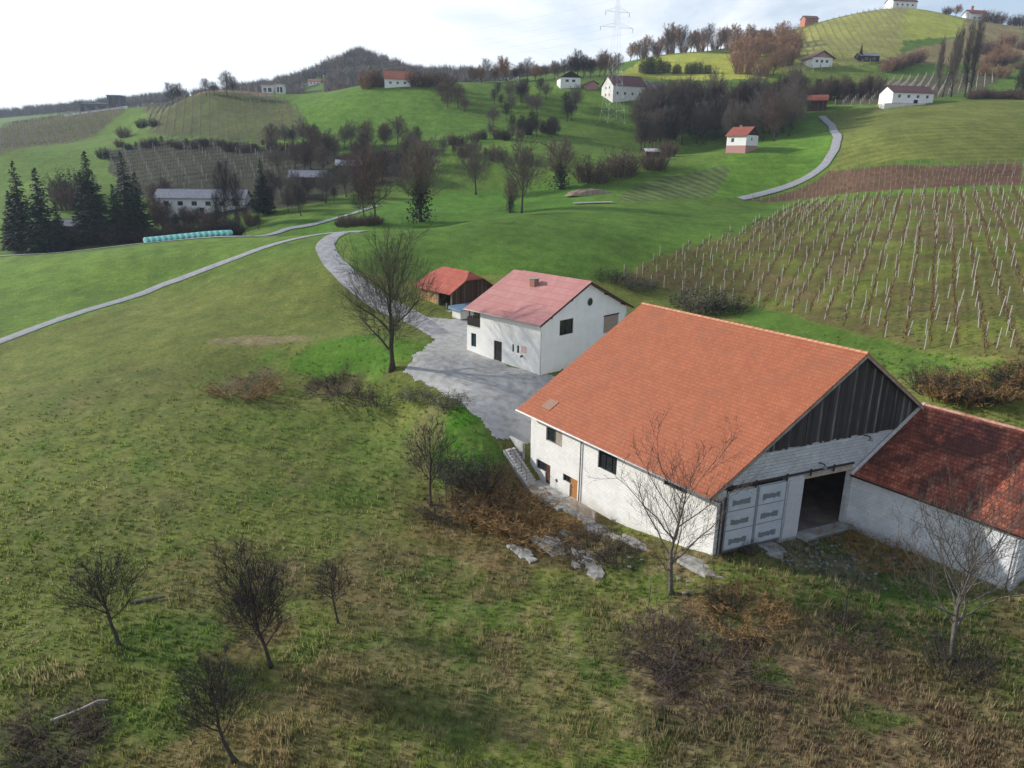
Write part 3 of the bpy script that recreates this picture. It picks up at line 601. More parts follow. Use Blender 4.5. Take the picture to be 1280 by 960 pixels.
    mb = MB(); mb.box(8.2, 13.3, 12.0, 12.3, .07, 5.5); fixn(mb.build('inner_wall', M_DARKWOOD, root))
    # roof with real courses: two slopes
    def slope(side):
        sgn = 1 if side == 0 else -1; mb = MB(); mb.m = 0
        be = -ev if side == 0 else 2*RB+ev
        nrow = int((RB+ev)/cos(pitch)/.36)
        for i in range(nrow):
            f0 = i/nrow; f1 = (i+1)/nrow
            b0 = be+(RB-be)*f0; b1 = be+(RB-be)*f1; z0_ = zE+(zR-zE)*f0+.035; z1_ = zE+(zR-zE)*f1
            n = 40; a0 = -eu; a1 = BL+eu
            mb.hexa([BP(a0, b0, z0_-.14), BP(a1, b0, z0_-.14), BP(a1, b1, z1_-.105), BP(a0, b1, z1_-.105), BP(a0, b0, z0_), BP(a1, b0, z0_), BP(a1, b1, z1_), BP(a0, b1, z1_)])
        return fixn(mb.build('roof_slope', roofm, root))
    slope(0); slope(1)
    mb = MB(); n = 46
    for i in range(n):
        a0 = -eu+(BL+2*eu)*i/n; a1 = -eu+(BL+2*eu)*(i+1)/n+.03
        mb.tube([BP(a0, RB, zR-.04+.02), BP(a1, RB, zR-.04)], [.15, .13], 6)
    ridgem = mat('ridge_tiles', (.60, .30, .19), (.45, .19, .11), rough=.8, scale=2)
    mb.build('ridge_cap', ridgem, root)
    # bargeboards and gutter
    mb = MB(); 
    for s_ in (0, 1):
        be = -ev if s_ == 0 else 2*RB+ev
        P = [BP(-eu-.035, be, zE-.12), BP(-eu-.035, RB, zR-.12), BP(-eu-.035, RB, zR-.36), BP(-eu-.035, be, zE-.34)]
        mb.prism(P, (0, .03, 0))
    fixn(mb.build('bargeboard', mat('pale_bargeboard', (.34, .31, .29), (.2, .17, .15), rough=.8, scale=2), root))
    mb = MB(); mb.tube([BP(-eu, -ev-.07, zE-.03), BP(BL+eu, -ev-.07, zE-.03)], .075, 8); mb.build('gutter', mat('white_gutter', (.72, .72, .70), (.5, .5, .48), rough=.5), root, smooth=True)
    mb = MB(); mb.tube([BP(15.9, -ev-.05, zE-.08), BP(15.3, -.5, zE-.55), BP(15.1, -.12, zE-.7), BP(15.1, -.12, 1), BP(15.1, -.12, -1.7)], .06, 7); mb.build('downpipe', M_METAL, root, smooth=True)
    mb = MB(); mb.tube([BP(.3, -ev-.05, zE-.1), BP(.1, -.4, zE-.4), BP(-.1, -.1, zE-.6), BP(-.14, .25, zE-.7), BP(-.14, .25, 0.1)], .05, 7); mb.build('downpipe', M_RUST, root, smooth=True)
    mb = MB(); za = lambda b: zE+(b+ev)*k+.05
    mb.prism([BP(19.6, -.2, za(-.2)), BP(20.9, -.2, za(-.2)), BP(20.9, .75, za(.75)), BP(19.6, .75, za(.75))], (0, 0, .04)); fixn(mb.build('roof_patch', mat('grey_patch', (.33, .19, .14), (.27, .17, .13), rough=.9), root))
    # openings on the long wall
    window(F, 17.9, 20.3, 2.6, 4.0, root, M_GREYWOOD, M_DARKGLASS, depth=.12, bars=1)
    mb = MB(); F.box(mb, 17.98, 18.9, .06, .11, 2.68, 3.92); fixn(mb.build('shutter', mat('faded_shutter', (.36, .31, .24), (.26, .22, .17), rough=.8), root))
    window(F, 10.6, 12.95, 2.45, 4.2, root, M_DARKWOOD, M_DARKGLASS, depth=.12, bars=2)
    window(F, 2.9, 5.3, 3.75, 4.5, root, M_DARKWOOD, M_DARKGLASS, depth=.12, bars=2)
    window(F, 20.3, 21.7, -.75, .2, root, M_DARKWOOD, M_DARKGLASS, depth=.16, bars=0)
    mb = MB(); F.box(mb, 20.3, 21.7, .04, .3, -1.85, -.76); fixn(mb.build('infill_wall', wl, root))
    mb = MB(); F.box(mb, 19.5, 20.29, .15, .22, -1.85, .18); d = fixn(mb.build('door', M_BROWNDOOR, root)); mb = MB(); F.box(mb, 19.6, 19.66, .09, .145, -.9, -.78); fixn(mb.build('handle', M_METAL, d))
    window(F, 16.62, 17.58, -.53, .13, root, M_DARKWOOD, M_DARKGLASS, depth=.12, bars=1)
    mb = MB(); F.box(mb, 15.5, 16.6, .13, .2, -1.85, .13); d = fixn(mb.build('door', M_OCHRE, root)); mb = MB(); F.box(mb, 16.4, 16.46, .07, .125, -.9, -.78); fixn(mb.build('handle', M_METAL, d))
    d['label'] = 'ochre wooden door'
    mb = MB(); mb.tube([F.p(18.5, -.02, -.95), F.p(18.5, .05, -.95)], .17, 10); mb.build('vent', M_RUST, root)
    # sliding double door with patched panels and its rail
    dm = mat('pale_blue_sheet', (.52, .56, .61), (.44, .48, .53), rough=.6, scale=1.5); pt = mat('filler_patch', (.15, .17, .18), (.19, .21, .22), rough=.8, scale=4)
    for i in range(2):
        s0 = .8+i*2.88; mb = MB(); G.box(mb, s0, s0+2.8, -.1, -.05, .12, 5.05)
        d = fixn(mb.build('sliding_door', dm, root)); pr = random.Random(i+5); fm = MB(); PM = []
        for j in range(4): z = .14+j*1.6; G.box(fm, s0+.02, s0+2.78, -.125, -.101, z, z+.07)
        for sx in (s0+.02, s0+2.71): G.box(fm, sx, sx+.07, -.128, -.102, .22, 4.9)
        for j in range(3):
            z = .55+j*1.6; x = s0+.5; n = 14; P = []; pm_ = MB(); PM.append(pm_)
            for q in range(n):
                tt = q/(n-1); P.append((x+1.7*tt, z+.28+.1*pr.random()-(.07*sin(pi*tt))*(pr.random()*.8+.3)))
            for q in range(n-1, -1, -1):
                tt = q/(n-1); P.append((x+1.7*tt+.0, z-.12-.12*pr.random()+(.06*sin(pi*tt))*(pr.random()*.8+.3)+.03))
            pm_.prism([G.p(a, -.108, zz+.15) for a, zz in P], Vector(G.p(0, .007, 0))-Vector(G.p(0, 0, 0)))
        for pm_ in PM: fixn(pm_.build('patch', pt, d))
        fixn(fm.build('door_frame', mat('door_edge', (.24, .27, .3), rough=.6), d))
    mb = MB(); G.box(mb, .4, 13.3, -.16, -.06, 5.28, 5.42)
    for a in (.9, 3.2, 6.2, 8.6, 11.0): G.box(mb, a, a+.16, -.2, -.161, 5.0, 5.6)
    fixn(mb.build('door_rail', M_RUST, root))
    mb = MB(); G.box(mb, 8.2, 13.3, -.05, -.004, 4.76, 5.1); fixn(mb.build('lintel', mat('pale_lintel', (.5, .42, .34), (.35, .28, .22), rough=.9), root))
    mb = MB(); G.box(mb, 6.75, 8.25, -.06, -.004, -.1, 4.9); fixn(mb.build('pillar', mat('fresh_pillar', (.55, .56, .58), (.48, .49, .5), rough=.9), root))
    mb = MB(); mb.tube([G.p(.62, -.12, 0), G.p(.62, -.12, 4.6)], .09, 6); mb.build('post', M_RUST, root)
    for a, z in ((9.6, 5.9), (14.1, 7.55)):
        mb = MB(); mb.tube([G.p(a, -.01, z), G.p(a, -.45, z+.05), G.p(a, -.55, z-.08)], .05, 6); l = mb.build('lamp_arm', M_RUST, root); mb = MB(); mb.tube([G.p(a, -.55, z-.05), G.p(a, -.55, z-.28)], [.06, .2], 10); mb.build('lamp_shade', M_METAL, l)
    return root
make_barn()
# ------------------------------------------------- lower wing in front of the barn
def make_wing():
    root = empty('barn_wing', (BO[0], BO[1], 0), BYAW)
    tag(root, 'low white wing with mottled dark red tiled roof joined to the barn front', 'outbuilding')
    w0 = 13.49; AL = 12.25; zE, bE = 4.35, 13.1; zR, bR = 9.46, 20.14; k = (zR-zE)/(bR-bE); pitch = math.atan(k*1.0)
    y0 = lambda b, a: b*VX[1]+a
    wl = block_mat('stained_whitewash', (0, 1), (.74, .76, .78), (.66, .68, .71), (.55, .56, .58), z0=0, g=.5, grime=(.33, .33, .34), bwid=.5, bh=.27)
    X0 = w0*VX[0]; X1 = (2*bR-w0)*VX[0]; ya = w0*VX[1]
    yb = -AL+ya
    mb = MB(); mb.box(X0, X0+.35, yb, ya-.02, -1, 4.45); fixn(mb.build('wall', wl, root))
    mb = MB(); mb.prism([(X0+.352, yb, -1), (X1-.352, yb, -1), (X1-.352, yb, 4.4), (bR*VX[0], yb, zR-.2), (X0+.352, yb, 4.4)], (0, .35, 0)); fixn(mb.build('wall', wl, root))
    mb = MB(); mb.box(X1-.35, X1, yb, X1*VX[1]/VX[0]-.02, -1, 4.45); fixn(mb.build('wall', wl, root))
    rm = tile_mat('mottled_red_tiles', [(.16, .04, .028), (.30, .075, .042), (.38, .11, .06), (.46, .17, .10)], (0, 1), pitch, tw=.27, th_=.38, mortar=(.08, .022, .016), stain=(.06, .025, .022), stain_amt=.75, var=.45, bump=.05)
    for s_ in (0, 1):
        mb = MB(); n = 20
        for i in range(n):
            f0 = i/n; f1 = (i+1)/n; bb = (lambda f: bE+(bR-bE)*f) if s_ == 0 else (lambda f: 2*bR-bE-(bR-bE)*f)
            b0, b1 = bb(f0), bb(f1); z0_ = zE+(zR-zE)*f0+.04; z1_ = zE+(zR-zE)*f1
            A0 = lambda b: (b*VX[0], b*VX[1]-.06); ye = yb-.45
            mb.hexa([(b0*VX[0], ye, z0_-.16), (*A0(b0), z0_-.16), (*A0(b1), z1_-.12), (b1*VX[0], ye, z1_-.12), (b0*VX[0], ye, z0_), (*A0(b0), z0_), (*A0(b1), z1_), (b1*VX[0], ye, z1_)])
        fixn(mb.build('roof_slope', rm, root))
    mb = MB(); n = 26; yr = bR*VX[1]-.06; ye = yb-.45
    for i in range(n):
        a = yr+(ye-yr)*i/n; c = yr+(ye-yr)*(i+1)/n-.03; mb.tube([(bR*VX[0], a, zR-.01), (bR*VX[0], c, zR-.03)], [.16, .14], 6)
    mb.build('ridge_cap', mat('pale_ridge', (.55, .33, .25), (.3, .10, .06), rough=.8, scale=1.5), root)
    mb = MB(); e = (bE*VX[0], bE*VX[1]-.10, zE+.06); r = (bR*VX[0], bR*VX[1]-.10, zR+.02)
    mb.prism([e, r, (r[0], r[1], r[2]+.14), (e[0], e[1], e[2]+.14)], (.02, -.22, 0)); fixn(mb.build('verge_flashing', mat('mortar_flashing', (.6, .58, .56), (.45, .43, .42), rough=.9), root))
    mb = MB(); mb.tube([(bE*VX[0]-.06, bE*VX[1]-.2, zE-.02), (bE*VX[0]-.06, yb-.45, zE-.02)], .07, 7); mb.build('gutter', M_RUST, root, smooth=True)
    mb = MB(); mb.tube([(X0-.15, yb+.3, zE-.3), (X0-.1, yb+.3, 0)], .05, 6); mb.build('downpipe', M_METAL, root, smooth=True)
make_wing()
# ------------------------------------------------- stairs, walls and slabs by the lower doors
def bw(a, b, z): # barn frame to world, perpendicular offset b
    p = BO+BU*a+BN*b; return (p[0], p[1], z)
def stairs():
    root = empty('outdoor_stairs', bw(22.2, -1.4, -1.6), BYAW); tag(root, 'narrow grey concrete stairs down beside the far end of the barn wall', 'stairs')
    n = 13; mb = MB()
    for i in range(n): mb.box(-.55, .5, -1.9+i*.3, -1.9+(i+1)*.3+.02, -.6, .05+i*.19)
    fixn(mb.build('steps', mat('pale_steps', (.52, .51, .49), (.38, .37, .35), rough=.95), root))
    mb = MB(); 
    mb.hexa([(-.75, -1.9, -.6), (-.56, -1.9, -.6), (-.56, 2.1, -.6), (-.75, 2.1, -.6), (-.75, -1.9, .02), (-.56, -1.9, .02), (-.56, 2.1, 2.3), (-.75, 2.1, 2.3)]); fixn(mb.build('side_wall', M_CONC2, root))
    mb = MB()
    for i in range(5): y = -1.7+i*.9; z = .4+(y+1.9)*.6; mb.tube([(-.65, y, z-.1), (-.65, y, z+.85)], .025, 5)
    mb.tube([(-.65, -1.7, .4+.12+.8), (-.65, 1.9, .4+3.8*.6+.8)], .03, 5); mb.build('railing', M_RUST, root)
stairs()
def slab(name, label, pts, z0, z1, mt, cat='slab', group=None, rz=0):
    cx = sum(p[0] for p in pts)/len(pts); cy = sum(p[1] for p in pts)/len(pts)
    mb = MB(); mb.prism([(p[0]-cx, p[1]-cy, z0) for p in pts], (0, 0, z1-z0)); o = fixn(mb.build(name, mt, None, bevel=.02)); o.location = (cx, cy, 0); tag(o, label, cat, group); return o
slab('retaining_wall', 'low concrete wall at the top of the stairs beside the barn corner', [bw(23.3, -.5, 0)[:2], bw(26.3, -.5, 0)[:2], bw(26.3, -.2, 0)[:2], bw(23.3, -.2, 0)[:2]], -1.5, 1.35, M_CONC2, 'wall')
slab('paved_apron', 'worn pale concrete apron in front of the lower barn doors', [bw(a, b, 0)[:2] for a, b in ((14.7, -.06), (22.3, -.06), (22.2, -1.6), (19.5, -2.3), (15.2, -2.5))], -2.3, -1.82, M_CONC2)
slab('low_parapet', 'short tan rendered parapet right of the ochre barn door', [bw(a, b, 0)[:2] for a, b in ((11.3, -1.6), (14.6, -1.6), (14.6, -1.3), (11.3, -1.3))], -2.4, -.85, mat('tan_render', (.34, .28, .22), (.25, .2, .16), rough=.95), 'wall')
slab('low_step', 'long concrete step beneath the tan parapet', [bw(a, b, 0)[:2] for a, b in ((11.0, -2.0), (15.0, -2.1), (15.0, -1.62), (11.0, -1.62))], -2.4, -1.6, M_CONC)
M_SLAB = mat('old_slab', (.44, .43, .41), (.2, .19, .16), rough=.95, scale=1.4, detail=10, bump=.03)
sl = [(672,676,'small grey slab between rust bramble and the large pale slab',.6,.4),(708,668,'grey slab fragment right above the large pale slab',.7,.4),(720,706,'little slab fragment in dark brush below the rubble middle',.5,.3),(770,672,'thin slab fragment right of the broken weed slab',.8,.3),(664,700,'lowest left fragment of the slab rubble',.5,.35),(640,684,'leftmost tiny fragment of the slab rubble',.4,.3),(740,618,'flat pale slab lying just below the ochre door',1.6,1.1),(748,661,'broken slab among weeds below the parapet',1.9,.8),(690,684,'large pale slab in the left half of the rubble',1.7,.9),(652,690,'small tilted slab at the left end of the rubble',1.0,.6),
      (795,680,'narrow slab edge at the foot of the long wall',1.2,.5),(735,700,'dirty slab half buried in brown brush',1.5,.7),(745,716,'small broken slab low in the rubble patch',.9,.5),(878,710,'worn slab patch below the near barn corner',1.7,.7),(957,682,'pinkish slab lying by the sliding door',1.2,.7),(970,694,'little white slab in grass near the sliding door',.6,.4)]
pr = random.Random(11)
for px, py, lb, a, b in sl:
    p = at(px, py); n = 9; P = []
    for i in range(n):
        an = 2*pi*i/n; r = pr.uniform(.75, 1.3)*1.15; x, y = rot((a*r*cos(an), b*r*sin(an)), BYAW+pi/2+pr.uniform(-.15, .15)); P.append((x, y, -.15))
    mb = MB(); mb.prism(P, (0, 0, .27)); o = fixn(mb.build('concrete_slab', M_SLAB, None, bevel=.03)); o.location = p; o.rotation_euler = (pr.uniform(-.08, .08), pr.uniform(-.08, .08), 0); tag(o, lb, 'slab', 'broken concrete slabs in front of the barn')
# ================================================================= houses
def house(name, label, cat, loc, rz, W, L, h, rise, wm, rm, ov=(.6, .5), win=(), doors=(), chim=None, fm=None, rth=.16, basement=1.5, hip=0, gm=None, group=None, balc=None, far=False, chm=None, plinth=None):
    """ridge along local y; x=0 is the left long side, y=0 the front gable"""
    root = empty(name, loc, rz); tag(root, label, cat, group); fm = fm or M_WHITEFRAME
    FC = {'L': Face((0, 0), (0, 1), (1, 0)), 'R': Face((W, 0), (0, 1), (-1, 0)), 'F': Face((.3, 0), (1, 0), (0, 1)), 'B': Face((.3, L), (1, 0), (0, -1))}
    def off(s): return .3 if s in 'FB' else 0
    k = rise/(W/2+ov[0]); hw = h+ov[0]*k   # roof surface height over the wall line
    for s, ln in (('L', L), ('R', L), ('F', W-.6), ('B', W-.6)):
        ops = [(o[1]-off(s), o[2]-off(s), o[3], o[4]) for o in list(win)+list(doors) if o[0] == s and o[4] < hw-.1]
        mb = MB(); wall_cut(mb, FC[s], 0, ln, -basement, hw-rth-.05, .3, ops)
        if s in 'FB':
            F = FC[s]; top = h+rise-rth-.1; P = [F.p(0, 0, hw-rth-.05), F.p(ln, 0, hw-rth-.05), F.p(ln/2, 0, top)]
            if gm is None: mb.prism(P, Vector(F.p(0, .3, 0))-Vector(F.p(0, 0, 0)))
            else:
                g = MB(); P = [F.p(0, -.03, hw-rth-.05), F.p(ln, -.03, hw-rth-.05), F.p(ln/2, -.03, top)]; g.prism(P, Vector(F.p(0, .3, 0))-Vector(F.p(0, 0, 0))); fixn(g.build('gable', gm, root))
        fixn(mb.build('wall', wm, root))
    if plinth:
        zp, pm = plinth; mb = MB(); mb.box(-.04, W+.04, -.04, L+.04, -basement, zp); fixn(mb.build('plinth', pm, root))
    for o in win:
        s = o[0]; F = FC[s]; d = .1 if o[4] < hw-.1 else -.05
        window(F, o[1]-off(s), o[2]-off(s), o[3], o[4], root, fm, M_DARKGLASS, depth=d, bars=(o[5] if len(o) > 5 else 1), fw=.08 if not far else .12)
    for o in doors:
        s = o[0]; F = FC[s]; mb = MB(); F.box(mb, o[1]-off(s), o[2]-off(s), .12, .18, o[3], o[4]); d = fixn(mb.build('door', M_DARKWOOD, root))
        if not far: mb = MB(); F.box(mb, o[1]-off(s)+.1, o[1]-off(s)+.16, .06, .118, o[3]+1, o[3]+1.12); fixn(mb.build('handle', M_METAL, d))
    y0, y1 = -ov[1], L+ov[1]; xr = W/2; zr = h+rise
    rs = MB(); fs = MB()
    for sx in (-1, 1):
        xe = xr+sx*(W/2+ov[0])
        if hip:
            f = 1-hip; xh = xe+(xr-xe)*f; zh = h+rise*f
            P = [(xe, y0, h), (xe, y1, h), (xh, y1, zh), (xr, y1-hip*3.2, zr), (xr, y0+hip*3.2, zr), (xh, y0, zh)]
            rs.prism([(p[0], p[1], p[2]-rth) for p in P], (0, 0, rth))
        else: roof_slab(rs, (xe, y0, h), (xe, y1, h), (xr, y1, zr), (xr, y0, zr), rth)
        for yy in (y0-.02, y1):
            f = 1-hip; xh = xe+(xr-xe)*f; zh = h+rise*f
            fs.prism([(xe, yy, h-.03), (xh, yy, zh-.03), (xh, yy, zh-.26), (xe, yy, h-.24)], (0, .02, 0))
    if hip:
        for yy, sg in ((y0, 1), (y1, -1)):
            f = 1-hip; xa = xr-(W/2+ov[0])*hip; xb = xr+(W/2+ov[0])*hip; zh = h+rise*f
            rs.prism([(xa, yy, zh-rth+.002), (xb, yy, zh-rth+.002), (xr, yy+sg*hip*3.2, zr-rth+.002)], (0, 0, rth))
    r = fixn(rs.build('roof', rm, root)); fixn(fs.build('bargeboard', M_DARKWOOD, root))
    rc = MB(); rc.tube([(xr, y0+hip*3.2, zr-.02), (xr, y1-hip*3.2, zr-.02)], .1, 6); rc.build('ridge', rm, r)
    if chim:
        cx, cy, cw, chh = chim; fz = zr-abs(cx-xr)*k; mb = MB(); mb.box(cx-cw/2, cx+cw/2, cy-cw/2, cy+cw/2, fz-.8, fz+chh); c = fixn(mb.build('chimney', chm or M_BRICK, r))
        mb = MB(); mb.box(cx-cw/2-.08, cx+cw/2+.08, cy-cw/2-.08, cy+cw/2+.08, fz+chh+.003, fz+chh+.1); fixn(mb.build('chimney_cap', M_CONC, c))
    return root, FC
M_BRICK = block_mat('chimney_brick', (.7, .7), (.40, .16, .09), (.30, .11, .07), (.35, .3, .27), bwid=.25, bh=.08, msize=.012, g=.4)
M_WHITE = mat('white_render', (.78, .78, .76), (.70, .70, .68), rough=.9, scale=.7, detail=9)
M_WHITE2 = mat('old_white_render', (.66, .65, .62), (.52, .50, .46), rough=.9, scale=.9, detail=9)
M_REDROOF = tile_mat('red_roof', [(.24, .065, .045), (.31, .09, .06), (.37, .12, .085)], (0, 1), .5, tw=.4, th_=.4, var=.4)
M_MAROON = tile_mat('maroon_roof', [(.11, .055, .06), (.15, .07, .075), (.19, .09, .09)], (0, 1), .5, tw=.5, th_=.5, var=.4)
M_BROWNROOF = tile_mat('brown_roof', [(.10, .06, .05), (.15, .09, .075), (.2, .13, .11)], (0, 1), .5, tw=.5, th_=.5, var=.4)
M_GREYROOF = tile_mat('grey_roof', [(.16, .17, .20), (.22, .23, .27), (.28, .29, .33)], (0, 1), .4, tw=.6, th_=.6, var=.4)
M_ORANGEROOF = tile_mat('orange_roof', [(.32, .10, .06), (.39, .13, .08), (.45, .18, .12)], (0, 1), .5, tw=.4, th_=.4, var=.4)
M_WOODWALL = plank_mat('fresh_boards', (0, 1), (.30, .17, .07), (.40, .25, .11), (.48, .33, .17), pw=.3)
M_DARKBOARD = plank_mat('old_boards', (.8, .6), (.05, .03, .02), (.08, .05, .035), (.13, .09, .07), pw=.3)
M_PINK = mat('salmon_render', (.46, .25, .23), (.38, .2, .18), rough=.9)
# --- the farmhouse
def farmhouse():
    yaw = radians(44.68); c = np.array([3.042, 79.167]); hx, hy = .75, .55
    u = np.array([-sin(yaw), cos(yaw)]); v = np.array([cos(yaw), sin(yaw)]); o = c+v*hx+u*hy
    rm = tile_mat('pinkish_sheet_roof', [(.39, .165, .15), (.45, .205, .185), (.50, .25, .23)], (0, 1), .44, tw=1.1, th_=1.25, mortar=(.33, .13, .13), stain=(.44, .26, .25), stain_amt=.25, var=.25, bump=.02)
    W = 17.2-2*hx; L = 10.2
    root, FC = house('farmhouse', 'white two-storey farmhouse with pale red roof between the shed and the barn', 'house', (o[0], o[1], 4.2), yaw, W, L, 6.45, 4.02, M_WHITE, rm, ov=(hx, hy), rth=.14,
        win=[('F', 3.1, 5.5, 4.6, 6.4, 1), ('L', 3.45, 3.8, 2.4, 3.3, 0), ('L', 4.3, 4.6, 2.4, 3.3, 0), ('R', 3, 4.4, 4.5, 5.8, 1)], doors=[('L', 6.35, 7.75, .45, 3.2)], chim=(5.6, 6.6, .8, .75), fm=M_DARKWOOD, basement=2.5)
    # the roof runs on over the terrace: extend with a second slab
    rs = MB(); k = 4.02/8.6
    for sx in (-1, 1):
        xe = W/2+sx*8.6; roof_slab(rs, (xe, L+hy+.004, 6.45), (xe, 12.4, 6.45), (W/2, 12.4, 10.47), (W/2, L+hy+.004, 10.47), .14)
    fixn(rs.build('terrace_roof', rm, root))
    mb = MB(); E = Face((0, L), (0, 1), (1, 0))
    wall_cut(mb, E, .004, 2.45, -1, 4.1, .3, [(.75, 1.7, 1.7, 3.4)]); fixn(mb.build('extension_wall', M_WHITE, root))
    mb = MB(); mb.box(.302, 9, L+2.15, L+2.45, -1, 4.1); mb.box(0, 9.2, L+.004, L+2.45, 4.104, 4.25); fixn(mb.build('terrace_slab', M_WHITE2, root))
    window(E, .75, 1.7, 1.7, 3.4, root, mat('teal_frame', (.05, .12, .14), rough=.5), M_DARKGLASS, depth=.1, bars=1)
    mb = MB()
    for i in range(12): mb.box(.05, .1, L+.1+i*.2, L+.25+i*.2, 4.3, 5.35)
    for i in range(20): mb.box(.1+i*.4, .4+i*.4, L+2.38, L+2.43, 4.3, 5.35)
    fixn(mb.build('terrace_railing', M_DARKWOOD, root))
    mb = MB(); mb.box(.2, .32, L+2.2, L+2.32, 4.25, 6.5); mb.box(8, 8.12, L+2.2, L+2.32, 4.25, 9.6); fixn(mb.build('terrace_post', M_DARKWOOD, root))
    # round gable window, brown shutter panel, sign, lamp, downpipes, rafters
    mb = MB(); mb.tube([(8.35, -.02, 7.95), (8.35, .03, 7.95)], .47, 12); rw = mb.build('round_window', M_DARKGLASS, root)
    mb = MB(); pts = [(8.35+.5*cos(2*pi*i/16), -.03, 7.95+.5*sin(2*pi*i/16)) for i in range(17)]; mb.tube(pts, .04, 5); mb.build('frame', M_WHITEFRAME, rw)
    F = FC['F']; mb = MB(); F.box(mb, 10.9, 13.7, -.05, -.004, 3.7, 5.75); fixn(mb.build('shutter_panel', mat('tan_panel', (.33, .27, .22), (.28, .22, .18), rough=.8), root))
    mb = MB(); F.box(mb, 10.8, 13.8, -.09, -.004, 5.76, 5.9); fixn(mb.build('panel_lintel', M_DARKWOOD, root))
    Lf = FC['L']; mb = MB(); Lf.box(mb, 2.3, 3.1, -.04, -.004, 2.6, 3.4); fixn(mb.build('wall_plaque', mat('faded_plaque', (.62, .38, .37), (.7, .5, .48), rough=.7), root))
    mb = MB(); mb.tube([(-.3, 2.9, 2.15), (-.003, 2.9, 2.2)], .12, 8); mb.build('wall_lamp', M_RUST, root)
    mb = MB(); mb.tube([(-hx-.02, -hy, 6.4), (-hx-.02, 12.4, 6.4)], .07, 7); mb.build('gutter', mat('painted_gutter', (.5, .42, .4), rough=.5), root, smooth=True)
    mb = MB(); mb.tube([(-hx, -.3, 6.3), (-.15, -.1, 5.7), (-.1, -.1, 5.5), (-.1, -.1, 0)], .055, 6); mb.build('downpipe', M_WHITEFRAME, root, smooth=True)
    mb = MB(); mb.tube([(W+hx, -.3, 6.3), (W+.1, -.1, 5.7), (W-.2, -.1, 5.5), (W-.2, -.1, 0)], .055, 6); mb.build('downpipe', M_WHITEFRAME, root, smooth=True)
    mb = MB()
    for x in (1.2, 4.6, W-4.6, W-1.2): z = 6.45+4.02-abs(x-W/2)*k-.3; mb.box(x-.08, x+.08, -hy+.03, -.004, z-.12, z+.06)
    fixn(mb.build('rafter_end', M_DARKWOOD, root))
farmhouse()
